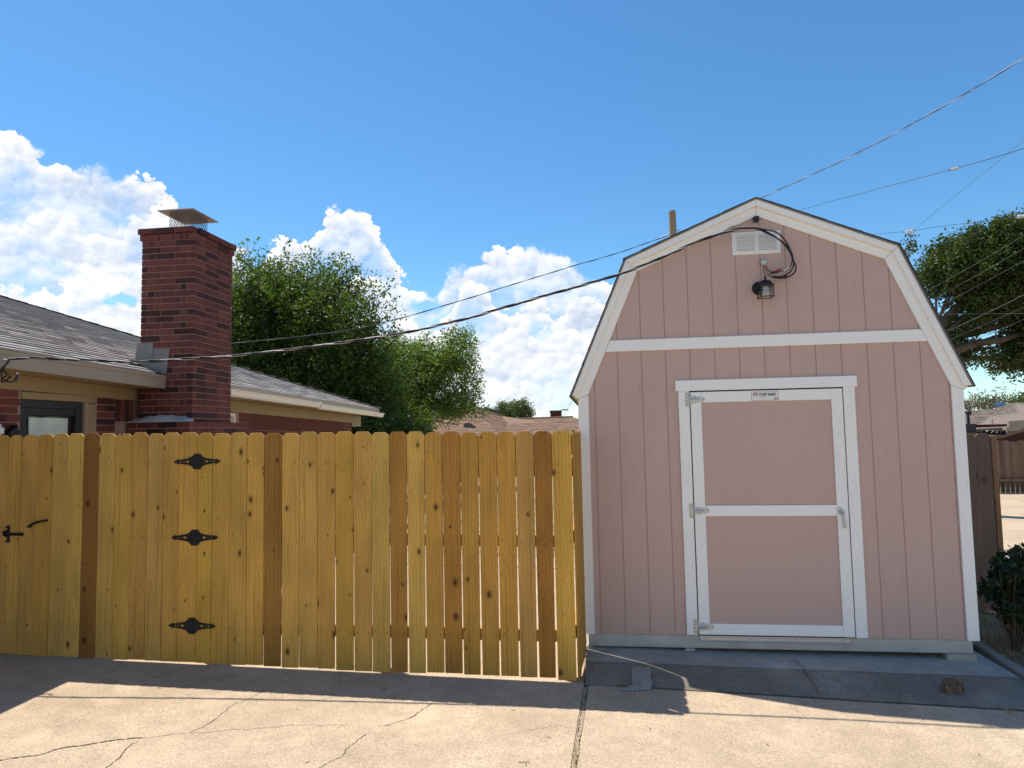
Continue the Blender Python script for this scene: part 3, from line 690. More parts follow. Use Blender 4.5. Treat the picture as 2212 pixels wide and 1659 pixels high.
for sx in (-1, 1): MB().box((lx + sx * hw - .0008, ly0 + .004, zb_ + .004), (lx + sx * hw + .0008, ly1 - .004, zt_ - .008)).build('lamp_pane', M['smoke'], lampo)
MB().box((lx - hw + .002, ly0 - .0008, zb_ + .004), (lx + hw - .002, ly0 + .0008, zt_ - .008)).build('lamp_pane', M['smoke'], lampo)
MB().lathe((lx, (ly0 + ly1) / 2, 2.778), [(.008, 0), (.024, .008), (.030, .024), (.027, .040), (.018, .052), (.020, .062), (.021, .085)], 20).build('bulb', M['bulb'], lampo, smooth=True)
# sign above the door: flat printed plate
sg = MB().box((1.4225, -.0285, 1.921), (1.640, -.0267, 1.994)).build('shed_sign', M['text'], shed)
MB().box((1.4245, -.0293, 1.923), (1.638, -.0287, 1.992)).build('sign_face', M['plasticwhite'], sg)
def text(s, x, z, size, mt, par, y=-.0298, off=0, xs=1.0):
    cu = bpy.data.curves.new('lettering', 'FONT'); cu.body = s; cu.size = size; cu.offset = off; cu.extrude = 0.0002
    to = bpy.data.objects.new('tmp', cu); COL.objects.link(to); bpy.context.view_layer.update()
    me = bpy.data.meshes.new_from_object(to.evaluated_get(bpy.context.evaluated_depsgraph_get())); bpy.data.objects.remove(to)
    for v in me.vertices: v.co = Vector((v.co.x * xs, v.co.z, v.co.y))
    me.materials.clear(); me.materials.append(mt)
    o = place('lettering', me, (x, y, z), par); return o
text('TUFF SHED', 1.4815, 1.9605, .030, M['text'], sg, off=.0011, xs=.95)
text('Premier Series', 1.495, 1.9465, .010, M['text'], sg)
text('____   ____', 1.500, 1.934, .010, M['text'], sg)
mb = MB()   # small red barn emblem
bx, bz, s_ = 1.4555, 1.9605, .018
mb.prism(xz([(bx - s_, bz), (bx + s_, bz), (bx + s_ * 1.1, bz + s_ * .7), (bx + s_ * .75, bz + s_ * 1.35), (bx, bz + s_ * 1.7), (bx - s_ * .75, bz + s_ * 1.35), (bx - s_ * 1.1, bz + s_ * .7)], -.0299), (0, .0005, 0)).build('emblem', M['redprint'], sg)
mb = MB().box((bx - s_ * .85, -.0304, bz + s_ * .72), (bx + s_ * .85, -.0300, bz + s_ * .95)); mb.box((bx - s_ * .35, -.0304, bz + .001), (bx + s_ * .35, -.0300, bz + s_ * .6)); mb.box((bx - s_ * .3, -.0304, bz + s_ * 1.1), (bx + s_ * .3, -.0300, bz + s_ * 1.35))
mb.build('emblem_detail', M['plasticwhite'], sg)
MB().box((1.604, -.0299, 1.927), (1.632, -.0294, 1.943)).build('badge', M['redprint'], sg)
MB().box((1.612, -.0303, 1.932), (1.629, -.0300, 1.938)).build('badge_detail', M['plasticwhite'], sg)
# nail heads on the trim
mb = MB()
for x, z in ((DX0 + .02, 2.05), (DX0 + .02, 2.085), (DX1 - .0, 2.055), (DX1 - .005, 2.09), (.25, 2.41), (2.8, 2.42), (.03, .4), (.05, 1.2), (3.0, .35), (3.02, .65), (3.0, 1.15), (3.01, 1.6), (2.165, .06), (2.22, .07), (2.19, 1.98), (.02, .7)):
    mb.lathe((x, -.0285 if 2 < z < 2.11 and x < 2.5 else -.026, z), [(.0028, 0), (.002, -.0012)], 6, 'y')
mb.build('nail_heads', M['galv'], shed, kind='stuff')
# blocks under the shed
setp(MB().box((2.828, -.012, -.1705), (3.043, .10, -.1145)).build('support_block', M['slab'], bevel=.006), 'flat grey concrete block wedged under the right corner of the shed', 'block')
setp(MB().box((.81, -.010, -.131), (.89, .09, -.1145)).build('shim', M['galv'], bevel=.001), 'thin grey shim under the shed beam left of the door', 'shim')
rkp = onz(1275, 1398, -.12)
rk = MB(); rr = random.Random(3)
rk.add([(rkp.x + math.cos(a) * .035 * rr.uniform(.7, 1.1), -.02 + math.sin(a) * .025, -.13 + h) for h in (0, .022) for a in [k * 1.047 for k in range(6)]] + [(rkp.x - .005, -.02, -.095)], [(0, 1, 7, 6), (1, 2, 8, 7), (2, 3, 9, 8), (3, 4, 10, 9), (4, 5, 11, 10), (5, 0, 6, 11)] + [(6 + k, 6 + (k + 1) % 6, 12) for k in range(6)] + [(5, 4, 3, 2, 1, 0)])
setp(rk.build('rock', M['slab'], center=None), 'small grey rock at the left foot of the shed', 'rock')

# ================================================================== FENCES
FY = -.63
def picket_mesh(w, h, th=.016, dog=.030, tp=0):
    mb = MB(); mb.prism([(-w / 2 + tp, -th / 2, -h / 2), (w / 2 - tp, -th / 2, -h / 2), (w / 2, -th / 2, h / 2 - dog), (w / 2 - dog, -th / 2, h / 2), (-w / 2 + dog, -th / 2, h / 2), (-w / 2, -th / 2, h / 2 - dog)], (0, th, 0))
    me = bpy.data.meshes.new('picket'); me.from_pydata([tuple(v) for v in mb.v], [], mb.f); me.materials.append(M['pine'])
    bm = bmesh.new(); bm.from_mesh(me); bmesh.ops.recalc_face_normals(bm, faces=bm.faces); bmesh.ops.bevel(bm, geom=list(bm.edges), offset=.0016, segments=1, affect='EDGES'); bm.to_mesh(me); bm.free(); return me
DARK = (.52, .40, .34); MID = (.86, .78, .66)
def tint(x):
    for d, c in ((-4.09, DARK), (-2.48, (.60, .48, .40)), (-1.43, (.72, .58, .46)), (-1.0, (.74, .58, .44)), (-.28, (.64, .48, .36)), (-.86, (.88, .78, .6)), (-.56, (1.0, .86, .66)), (-.71, (.95, .82, .66)), (-1.14, (1.0, .88, .70))):
        if abs(x - d) < .06: return c
    k = R.uniform(.88, 1.10); g = R.uniform(.93, 1.07); return (k * 1.04, k * g, k * R.uniform(.7, 1.15))
def tz(x): return 1.697 - .0150 * (x + .0) if x > -4.2 else 1.760
def bz_(x): return -.170 - .0195 * x + (.012 if x > -1.2 else 0)
edL = [-5.30, -5.157, -5.013, -4.870, -4.745, -4.603, -4.456, -4.312, -4.167, -4.024, -3.873, -3.726, -3.582, -3.440, -3.298, -3.1365]
edR = [-3.1345, -3.003, -2.853, -2.701, -2.553, -2.402, -2.253, -2.100, -1.951, -1.799, -1.649, -1.502, -1.359, -1.214, -1.072, -.929, -.784, -.638, -.491, -.349, -.208, -.054]
fl = thing('wooden_fence', 'short stretch of new pine pickets left of the gate latch', 'fence', (-5.1, FY, gz(-5)))
gate = thing('wooden_gate', 'new pine picket gate with black latch, handle and three black strap hinges', 'gate', (-4.0, FY, gz(-4)))
fm = thing('wooden_fence', 'new pine dog-ear picket fence between the gate hinges and the pink shed', 'fence', (-1.6, FY, gz(-1.6)))
nails = {fl.name: MB(), gate.name: MB(), fm.name: MB()}
def run(ed, par, gap):
    for i, (a, b) in enumerate(zip(ed[:-1], ed[1:])):
        xm = (a + b) / 2; gp = gap(xm) * R.uniform(.5, 1.5); w = b - a - .0022 - .12 * gp
        zt = tz(xm) + R.uniform(-.006, .006); zb = bz_(xm) + R.uniform(-.005, .004)
        if abs(xm + .135) < .05: zt += .004; zb -= .012
        me = picket_mesh(w, zt - zb, tp=gp * .5)
        o = place('picket', me, (xm + R.uniform(-.0012, .0012), FY - .008 + R.uniform(-.0015, .0015), (zt + zb) / 2), par, tint(xm), rot=(0, R.uniform(-.0011, .0011), 0))
        nm = nails[par.name]
        for z0, sl_ in ((1.470, -.0135), (.872, -.009), (.158, -.006)):
            for s_ in (-.32, .32):
                nm.lathe((xm + s_ * w + R.uniform(-.006, .006), FY - .0165, z0 + sl_ * (xm + 1.5) + R.uniform(-.010, .010)), [(.0042, 0), (.0036, -.0016)], 6, 'y')
run(edL[:4], fl, lambda x: .001)
run(edL[3:], gate, lambda x: .0012)
run(edR, fm, lambda x: .0025 + .0075 * max(0, min(1, (x + 3.1) / 2.2)))
nails[fl.name].build('nail_heads', M['black'], fl, kind='stuff'); nails[gate.name].build('nail_heads', M['black'], gate, kind='stuff'); nails[fm.name].build('nail_heads', M['black'], fm, kind='stuff')
for par, x0, x1 in ((fl, -5.3, -4.88), (gate, -4.865, -3.145), (fm, -3.125, -.085)):
    for z0, sl_ in ((1.470, -.0135), (.872, -.009), (.158, -.006)):
        za, zb = z0 + sl_ * (x0 + 1.5), z0 + sl_ * (x1 + 1.5)
        MB().hexa([(x0, FY + .002, za - .045), (x1, FY + .002, zb - .045), (x1, FY + .040, zb - .045), (x0, FY + .040, za - .045), (x0, FY + .002, za + .045), (x1, FY + .002, zb + .045), (x1, FY + .040, zb + .045), (x0, FY + .040, za + .045)]).build('fence_rail', M['pine_rail'], par, bevel=.003)
for par, x in ((fl, -4.93), (fm, -3.06), (fm, -1.60)):
    MB().box((x - .045, FY + .042, gz(x) - .05), (x + .045, FY + .132, 1.62)).build('fence_post', M['pine'], par, bevel=.004)
# black ornamental hinges
def orn(cx, cz):
    o = None
    for s_ in (-1, 1):
        f = lambda q: (cx + s_ * q[0], cz + q[1])
        body = [(.003, -.064), (.022, -.064), (.030, -.060), (.050, -.036), (.075, -.030), (.080, -.026), (.120, -.022), (.135, -.017), (.160, -.016), (.172, -.020), (.208, .0), (.172, .020), (.160, .016), (.135, .017), (.120, .022), (.080, .026), (.075, .030), (.050, .036), (.030, .060), (.022, .064), (.003, .064)]
        holes = [(.085, 0, .016, .009), (.118, 0, .0065, .0065), (.145, 0, .009, .007)]
        # plate split around its holes: upper and lower strips plus webs
        mb = MB()
        def top(u):
            for (a, b), (c, d) in zip([(p[0], -p[1]) for p in body[:11]][:-1], [(p[0], -p[1]) for p in body[:11]][1:]):
                if a <= u <= c and c > a: return b + (d - b) * (u - a) / (c - a)
            return .0
        def hole(u):
            for hx, hz, ra, rb in holes:
                if abs(u - hx) < ra: return rb * math.sqrt(max(0, 1 - ((u - hx) / ra) ** 2))
            return 0
        us = sorted(set([.003, .022, .03, .04, .05, .06, .16, .166, .172, .18, .19, .2, .207] + [hx + ra * k / 4 for hx, _, ra, _ in holes for k in range(-4, 5)] + [.1045, .132]))
        y0, y1 = FY - .0215, FY - .0165
        for u, w_ in zip(us[:-1], us[1:]):
            for sg_ in (-1, 1):
                P4 = [f((u, sg_ * hole(u))), f((w_, sg_ * hole(w_))), f((w_, sg_ * top(w_))), f((u, sg_ * top(u)))]
                mb.prism(xz(P4, y0), (0, y1 - y0, 0))
        if o is None: o = mb.build('hinge', M['black'], gate)
        else: mb.build('hinge_leaf', M['black'], o)
    MB().tube([(cx, FY - .022, cz - .063), (cx, FY - .022, cz + .063)], .007, 10).build('hinge_barrel', M['black'], o)
    mb = MB()
    for u in (-.175, -.132, -.104, -.055, -.028, .028, .055, .104, .132, .175):
        mb.lathe((cx + u, FY - .0218, cz + (.012 if abs(u) < .06 else 0)), [(.006, 0), (.005, -.003), (.002, -.0045)], 8, 'y')
    for u in (-.025, .025):
        for z in (-.04, .04): mb.lathe((cx + u, FY - .0218, cz + z), [(.006, 0), (.005, -.003), (.002, -.0045)], 8, 'y')
    mb.build('hinge_screws', M['rubber'], o, kind='stuff')
orn(-3.1355, 1.508); orn(-3.150, .889); orn(-3.163, .183)
# latch and pull handle
lt = MB().box((-4.852, FY - .030, .850), (-4.836, FY - .0165, .990)).build('latch', M['black'], gate, bevel=.002)
mb = MB().box((-4.852, FY - .050, .852), (-4.826, FY - .030, .866)); mb.box((-4.852, FY - .050, .974), (-4.826, FY - .030, .988))
mb.prism(xz([(-4.905, .935), (-4.895, .905), (-4.852, .888), (-4.852, .955), (-4.895, .945)], FY - .026), (0, .009, 0))
mb.build('latch_catch', M['black'], lt, bevel=.0015)
MB().box((-4.834, FY - .030, .906), (-4.706, FY - .0165, .930)).build('latch_bar', M['black'], lt, bevel=.002)
h0, h1 = Vector((-4.641, FY - .017, .980)), Vector((-4.486, FY - .017, 1.034))
pts = [h0, h0 + Vector((.004, -.035, .004))] + [h0.lerp(h1, t) + Vector((0, -.035 - .012 * math.sin(t * 3.14), 0.010 * math.sin(t * 3.14))) for t in (.15, .35, .5, .65, .85)] + [h1 + Vector((-.004, -.035, -.002)), h1]
MB().tube(pts, [.009, .008, .009, .010, .010, .010, .009, .008, .009], 10).build('pull_handle', M['black'], gate, smooth=True)
# return fence from the corner back to the shed, seen edge-on
fr = thing('wooden_fence', 'short return of new pine pickets between fence corner and shed', 'fence', (-.02, -.35, gz(0)))
for k in range(4):
    y = -.552 + k * .147; zt = 1.700 + R.uniform(-.006, .01); zb = -.175 + (.03 if k > 0 else 0)
    me = picket_mesh(.141, zt - zb); o = place('picket', me, (-.046 + .063 * (y + .63), y, (zt + zb) / 2), fr, (R.uniform(.8, 1), R.uniform(.7, .85), R.uniform(.5, .7)), rot=(0, 0, math.pi / 2 - .063))
for z in (1.45, .88, .16): MB().box((-.095, -.58, z - .045), (-.058, -.06, z + .045)).build('fence_rail', M['pine_rail'], fr, bevel=.003)
MB().box((-.19, -.575 + .0, gz(0) - .02), (-.10, -.49, 1.60)).build('fence_post', M['pine'], fr, bevel=.004)
setp(MB().box((-.075, .020, -.125), (-.022, .055, 1.62)).build('filler_post', M['pine'], bevel=.003, color=(1, .78, .55)), 'narrow orange-toned pine board tucked between return fence and white shed corner', 'board')

# weathered fence right of the shed
BD = 7.05
ob = thing('weathered_fence', 'dark weathered fence end with two wide boards behind the shed at right', 'fence', (*dep(2120, 1325, BD).xy, -.28))
def pk_from(px0, px1, ytop, yb, D, th, par, name='fence_board', c=(1, 1, 1)):
    a, b = dep(px0, ytop, D), dep(px1, ytop, D); y = (a.y + b.y) / 2; zt = (a.z + b.z) / 2
    w = b.x - a.x; dg = min(.03, w * .25); zb = -.30
    MB().prism([(a.x, y, zb), (b.x, y, zb), (b.x, y, zt - dg), (b.x - dg, y, zt), (a.x + dg, y, zt), (a.x, y, zt - dg)], (0, th, 0)).build(name, M['old_wood'], par, bevel=.002, color=c)
pk_from(2064, 2105, 938, 1325, BD, .02, ob); pk_from(2107.5, 2137, 936, 1325, BD, .02, ob)
a = dep(2136, 938, BD)
MB().box((a.x + .006, a.y - .02, -.30), (a.x + .058, a.y + .09, a.z - .012)).build('fence_post', M['old_wood'], ob, bevel=.004, color=(1.5, 1.25, .9))
for z in (1.3, .45): MB().box((a.x - .4, a.y + .024, z), (a.x, a.y + .06, z + .09)).build('fence_rail', M['old_wood'], ob)
# far fence across the alley
fd = thing('picket_fence', 'old grey-brown picket fence across the alley at the right edge', 'fence', (12.4, 16.1, -.34))
rr = random.Random(8)
x = 11.0
while x < 15.4:
    w = .135; y = 15.75 + (x - 11) * .06; zt = 1.22 - (x - 11.5) * .06 + rr.uniform(-.05, .03)
    k = rr.uniform(.75, 1.3)
    MB().box((x, y, .02), (x + w - rr.uniform(.002, .016), y + .02, zt)).build('picket', M['old_wood'], fd, color=(k * .95, k * .88, k * .85))
    MB().box((x + .01, y + .06, -.34), (x + w - .012, y + .08, .12)).build('kick_board', M['old_wood'], fd, color=(k * .6, k * .55, k * .5))
    x += w
MB().box((11, 15.70, .0), (15.4, 15.74, .07)).build('fence_rail', M['old_wood'], fd, color=(1.1, 1, .9))
# landscape timber and edging
setp(MB().hexa([(3.165, -1.5, -.215), (3.235, -1.5, -.215), (3.31, .72, -.20), (3.235, .72, -.20), (3.165, -1.5, -.155), (3.235, -1.5, -.155), (3.31, .72, -.14), (3.235, .72, -.14)]).build('landscape_timber', M['timber'], bevel=.006), 'weathered grey landscape timber edging the soil beside the shed slab', 'timber')

# ================================================================== BRICK HOUSE
house = thing('brick_house', 'low brick house with grey shingle roof and tan eaves at the left', 'house', (-7, 3, -.2))
XF, XW = -4.92, -5.32
def fb(y): return 2.321 - .021 * y
def ft(y): return 2.490 - .020 * y
PH = .355; YE = 9.29
def slabx(xa, xb, y0, y1, z0f, z1f, name, mt, par=house, bevel=.003, seg=1):
    return MB().hexa([(xa, y0, z0f(y0)), (xb, y0, z0f(y0)), (xb, y1, z0f(y1)), (xa, y1, z0f(y1)), (xa, y0, z1f(y0)), (xb, y0, z1f(y0)), (xb, y1, z1f(y1)), (xa, y1, z1f(y1))]).build(name, M[mt], par, bevel=bevel)
CH = (-5.235, -4.56, 1.505, 2.345)      # chimney stack in plan
for y0, y1 in ((-4, CH[2] - .004), (CH[3] + .004, YE)):
    slabx(XF, XF + .022, y0, y1, fb, lambda y: ft(y) - .012, 'fascia', 'cream')
    slabx(XF + .0225, XF + .034, y0, y1, lambda y: ft(y) - .05, lambda y: ft(y) - .014, 'drip_trim', 'cream')
slabx(XW - .02, XF - .002, -4, YE - .3, lambda y: fb(y) + .012, lambda y: fb(y) + .026, 'soffit', 'tan')
slabx(XW + .002, XW + .022, -4, 1.64, lambda y: 2.190 - .0155 * y, lambda y: fb(y) + .010, 'frieze_board', 'tan')
slabx(XW + .002, XW + .022, 2.5, 8.66, lambda y: 2.166 - .0215 * y, lambda y: fb(y) + .010, 'frieze_board', 'tan')
MB().box((XW - .3, 8.65, 1.9), (XW + .022, 9.2, 2.13)).build('frieze_board', M['tan'], house)
# gutter on the far part with a kink at its joint
def gut(y0, y1, d0, d1):
    pr = [(0, 0), (.055, -.002), (.075, .020), (.082, .055), (.105, .080), (.105, .088), (.098, .088), (.074, .060), (.066, .024), (.052, .006), (0, .008)]
    V = [(XF + .036 + a, y, 2.335 - .0235 * y + b + dd) for y, dd in ((y0, d0), (y1, d1)) for a, b in pr]; n = len(pr)
    MB().add(V, [list(range(n))[::-1], list(range(n, 2 * n))] + [(i, (i + 1) % n, (i + 1) % n + n, i + n) for i in range(n)]).build('gutter', M['gutter'], house)
gut(CH[3] + .01, 5.76, 0, .008); gut(5.762, YE + .05, -.016, -.010)
MB().box((XF + .034, 5.74, 2.19), (XF + .146, 5.78, 2.30)).build('gutter_joint', M['gutter'], house, bevel=.01)
# roof deck + shingles
NRm = Vector((PH, 0, 1)).normalized(); TS = Vector((-1, 0, PH)).normalized()
def roofp(y, s, lift=0):    # s: distance up the slope
    return Vector((XF + .03, y, ft(y))) + TS * s + NRm * lift
hipT = 5.9
deck = [roofp(-4, 0, -.02), roofp(YE, 0, -.02)]
def hipy(s): return YE - s / math.sqrt(1 + PH * PH) * 1.0
top = [roofp(hipy(hipT), hipT, -.02), roofp(-4, hipT, -.02)]
roof = MB().prism(deck + top, NRm * -.03).build('roof', M['shingledark'], house)
MB().add([roofp(YE, 0, -.021), roofp(hipy(hipT), hipT, -.021), (-16, hipy(hipT), 4.4), (-16, YE, 2.3)], [(0, 1, 2, 3)]).build('roof_end', M['shingledark'], roof)
cand = []
e = .137; tw = .30; row = 0; s = -.01
while s < hipT - .1:
    y = -3.2 + (row * .11) % .3
    ye = hipy(s + e * .5)
    while y < ye:
        w = min(tw, ye - y)
        if not (CH[2] - .3 < y and y + w < CH[3] + .25 and -(s) * .942 + XF + .03 > CH[0] and -(s + e) * .942 + XF + .03 < CH[1] and XF + .03 - s * .942 > CH[0] + .05) and w > .04:
            cand.append((y, s, w, row))
        y += tw
    s += e; row += 1
def shv(y, s, w, th):
    l1 = .004 + .002 * (R.random()); y0, y1 = y + .002, y + w - .002
    return [roofp(y0, s, -.012), roofp(y1, s, -.012), roofp(y1, s + e * 1.12, -.014), roofp(y0, s + e * 1.12, -.014), roofp(y0, s, th), roofp(y1, s, th), roofp(y1, s + e * 1.12, -.009), roofp(y0, s + e * 1.12, -.009)]
def vis(c):
    p = roofp(c[0], c[1]); return (p - CAM).length + (50 if c[0] < -1.6 or (p.x - CAM.x) / (p.y - CAM.y) < -1.01 else 0)
cand.sort(key=vis)
rest = MB()
for i, (y, s, w, row) in enumerate(cand):
    th = R.uniform(.003, .010)
    if i < 300:
        k = R.uniform(.84, 1.12) * (1.06 if row % 3 else .86); MB().hexa(shv(y, s, w, th)).build('shingle', M['shingle'], roof, color=(k, k * R.uniform(.95, 1.02), k * R.uniform(.94, 1.02)))
    else: rest.hexa(shv(y, s, w, th))
rest.build('shingle_field', M['shingle'], roof, kind='stuff')
mb = MB()   # hip caps
s = 0
while s < hipT - .1:
    a = roofp(hipy(s), s, .012); b = roofp(hipy(s + .22), s + .22, .004)
    mb.add([a + Vector((.09, -.10, -.01)), a + Vector((-.10, .09, -.02)), b + Vector((-.10, .09, -.02)), b + Vector((.09, -.10, -.01)), a + Vector((0, 0, .014)), b + Vector((0, 0, .010)),
            ], [(0, 4, 5, 3), (4, 1, 2, 5), (0, 1, 4)])
    s += .2
mb.build('hip_caps', M['shingle'], roof, kind='stuff', fixn=False)
# wall
wall = MB().box((XW - .35, 8.1 + .56, -.3), (XW - .006, 8.1 + .565, 2.3)).build('wall', M['mortar'], house)
mb = MB()
for y0, y1, zt in ((-4, -.06, 2.25), (.93, 3.15, 2.25), (3.80, 8.66, 2.25)): mb.box((XW - .3, y0, -.3), (XW - .008, y1, zt - .03 * (y0 > 3) - (.13 if y0 > 3 else 0)))
mb.build('mortar_backing', M['mortar'], wall)
BR = []
def bc(): 
    t = R.random()
    if t < .24: k = R.uniform(.28, .5); return (k, k * 1.15, k * 1.4)
    k = R.uniform(.78, 1.25); return (k, k * R.uniform(.9, 1.1), k * R.uniform(.9, 1.15))
_bm = {}
def brickmesh(dx_, dy_, dz_):
    key = (round(dx_, 3), round(dy_, 3), round(dz_, 3))
    if key not in _bm:
        mb = MB().box((-dx_ / 2, -dy_ / 2, -dz_ / 2), (dx_ / 2, dy_ / 2, dz_ / 2)); me = bpy.data.meshes.new('brick'); me.from_pydata([tuple(v) for v in mb.v], [], mb.f); me.materials.append(M['brick'])
        bm = bmesh.new(); bm.from_mesh(me); bmesh.ops.bevel(bm, geom=list(bm.edges), offset=.0018, segments=1, affect='EDGES'); bm.to_mesh(me); bm.free(); _bm[key] = me
    return _bm[key]
def addbrick(a, b, par, dark=None):
    c = [(p + q) / 2 for p, q in zip(a, b)]; BR.append(((Vector(c) - CAM).length, [q - p for p, q in zip(a, b)], c, par, dark))
CE = .0762; JJ = .010
def courses_wall(y0, y1, zt, n, par=wall):
    for r in range(n):
        z1 = zt - r * CE; y = y0; first = r % 2
        while y < y1 - .02:
            L = (.12 if first and y == y0 else .244); ye = min(y1, y + L); addbrick((XW - .09, y, z1 - CE + JJ), (XW, ye, z1), par); y = ye + JJ
def soldiers(y0, y1, zf, h=.250, par=wall):
    y = y0
    while y + .05 < y1:
        zt = zf(y); addbrick((XW - .09, y, zt - h), (XW, y + .0667, zt), par); y += .0667 + JJ
courses_wall(-1.10, -.07, 2.185, 7)
courses_wall(.94, 1.22, 2.165, 7)
soldiers(1.23, 1.52, lambda y: 2.16); 
courses_wall(3.92, 4.26, 2.080, 5)
soldiers(4.27, 8.28, lambda y: 2.163 - .0215 * y)
courses_wall(8.29, 8.645, 1.985, 4)
for r in range(2):
    y = 4.27
    while y < 8.27: ye = min(8.28, y + .244 - (.12 if r and y == 4.27 else 0)); zt = 2.163 - .0215 * y - .262 - r * CE; addbrick((XW - .09, y, zt - CE + JJ), (XW, ye, zt), wall); y = ye + JJ
# door
dr = MB().box((XW - .10, -.05, -.25), (XW - .07, .75, 2.10)).build('door', M['darkframe'], house)
MB().box((XW - .068, -.045, 2.03), (XW - .02, .745, 2.108)).build('door_frame', M['darkframe'], dr, bevel=.004)
for y0, y1 in ((-.045, .03), (.66, .745)): MB().box((XW - .068, y0, -.2), (XW - .02, y1, 2.029)).build('door_frame', M['darkframe'], dr, bevel=.004)
MB().box((XW - .066, .031, 1.96), (XW - .035, .659, 2.028)).build('storm_door_rail', M['darkframe'], dr)
MB().box((XW - .064, .10, 1.05), (XW - .058, .59, 1.935)).build('door_blind', M['paper'], dr)
MB().box((XW - .054, .08, 1.03), (XW - .050, .61, 1.95)).build('door_glass', M['glass'], dr)
MB().box((XW - .09, .752, -.25), (XW + .006, .80, 2.11)).build('door_casing', M['cream'], house, bevel=.003)
MB().box((XW - .09, .802, -.25), (XW - .002, .93, 2.09)).build('door_casing', M['tan'], house, bevel=.003)
MB().box((XW - .05, -.055, 2.111), (XW + .001, .93, 2.18)).build('door_head', M['tan'], house, bevel=.003)
# small window past the chimney
wn = MB().box((XW - .09, 3.16, 1.2), (XW - .07, 3.79, 2.05)).build('window', M['paper'], house)
MB().box((XW - .06, 3.18, 1.2), (XW - .056, 3.77, 2.04)).build('window_pane', M['glass'], wn)
for a, b in (((3.155, 1.2), (3.19, 2.07)), ((3.76, 1.2), (3.80, 2.07)), ((3.191, 2.03), (3.759, 2.07))): MB().box((XW - .068, a[0], a[1]), (XW + .004, b[0], b[1])).build('window_frame', M['gutter'], wn, bevel=.003)
MB().box((XW - .06, 3.191, 1.84), (XW - .03, 3.759, 1.87)).build('window_rail', M['gutter'], wn)
# light fixture left of the door
lf = MB().box((XW + .002, -.62, 1.745), (XW + .09, -.30, 1.86)).build('wall_light', M['plasticwhite'], house, bevel=.03, segs=3)
MB().box((XW + .01, -.64, 1.70), (XW + .08, -.26, 1.742)).build('light_bracket', M['black'], lf, bevel=.006)
MB().prism([(XW + .01, -.27, 1.78), (XW + .01, -.17, 1.86), (XW + .01, -.13, 1.74), (XW + .01, -.20, 1.70)], (.07, 0, 0)).build('light_shade', M['black'], lf, bevel=.005)

# chimney: core, bricks, base with mortar wash, flashing, cap
cx0, cx1, cy0, cy1 = CH; ZT = 4.217
ch = MB().box((cx0 + .007, cy0 + .007, 1.0), (cx1 - .007, cy1 - .007, ZT - .006)).build('chimney', M['mortar'], house)
nrow = 31
for r in range(nrow):
    z1 = ZT - r * CE; z0 = z1 - CE + JJ; pr = .036 if r == 0 else .018 if r == 1 else 0
    a, b, c, d = cx0 - pr, cx1 + pr, cy0 - pr, cy1 + pr
    own = r % 2
    # front face
    fx1 = b if own == 0 else b - .09 - JJ
    if r < 2: seq = [.2, .244, .244] if r == 0 else [.244, .17, .09, .18]
    else: seq = [.075, .08, .244, .25] if own == 0 else [.244, .244, .08, .075]
    x = a
    for L in seq:
        xe = min(fx1, x + L)
        if fx1 - xe < .03: xe = fx1
        if xe - x > .015: addbrick((x, c, z0), (xe, c + .09, z1), ch)
        x = xe + JJ
        if x >= fx1 - .01: break
    # right face
    y = c if own else c + .09 + JJ
    first = True
    while y < d - .02:
        L = .244 if not (first and own == 0) else .16
        ye = min(d, y + L)
        if d - ye < .03: ye = d
        addbrick((b - .09, y, z0), (b, ye, z1), ch); y = ye + JJ; first = False
# base shoulder
BX0, BX1, BY0, BY1, BZ = -5.318, -4.525, 1.395, 2.72, 1.895
MB().box((BX0, BY0 + .007, .9), (BX1 - .007, BY1, BZ - .004)).build('chimney_base', M['mortar'], ch)
for r in range(4):
    z1 = BZ - r * CE; z0 = z1 - CE + JJ; x = BX0; own = r % 2
    fx1 = BX1 if own == 0 else BX1 - .1
    L0 = .244 if own else .13
    while x < fx1 - .02: xe = min(fx1, x + L0); addbrick((x, BY0, z0), (xe, BY0 + .09, z1), ch); x = xe + JJ; L0 = .244
    y = BY0 if own else BY0 + .1
    while y < BY1 - .02: ye = min(BY1, y + .244); addbrick((BX1 - .09, y, z0), (BX1, ye, z1), ch); y = ye + JJ
mb = MB(); n = 14; V = []
for i in range(n + 1):
    t = i / n; x = BX0 + .01 + (BX1 - .03 - BX0) * t; hgt = .012 + .055 * math.sin(math.pi * min(1, max(0, t))) ** .7 + .006 * math.sin(t * 31)
    V += [(x, BY0 + .004, BZ), (x, BY0 + .008 + .004 * math.sin(t * 23), BZ + .012), (x, BY0 + .05, BZ + .6 * hgt + .012), (x, cy0 + .004, BZ + hgt + .02), (x, cy0 + .004, BZ)]
mb.add(V, [(i * 5 + j, i * 5 + (j + 1) % 5, (i + 1) * 5 + (j + 1) % 5, (i + 1) * 5 + j) for i in range(n) for j in range(5)] + [(0, 1, 2, 3, 4), tuple(n * 5 + j for j in range(5))[::-1]])
mb.build('mortar_wash', M['wash'], ch)
# flashing sheets on the front of the stack
c1 = lambda x, y: (x * .36166 / 1.3562, (800 + y * .36166) / 1.3562)
def fl_(pts, y, name='flashing', th=.002): 
    P = [ony(*c1(*q), y) for q in pts]; return MB().prism([(p.x, y, p.z) for p in P], (0, th, 0)).build(name, M['flash'], ch)
fl_([(1112, 568), (1238, 565), (1240, 680), (1242, 790), (1090, 720)], cy0 - .006)
fl_([(1244, 614), (1376, 612), (1345, 818), (1225, 790), (1200, 760), (1244, 740)], cy0 - .010)
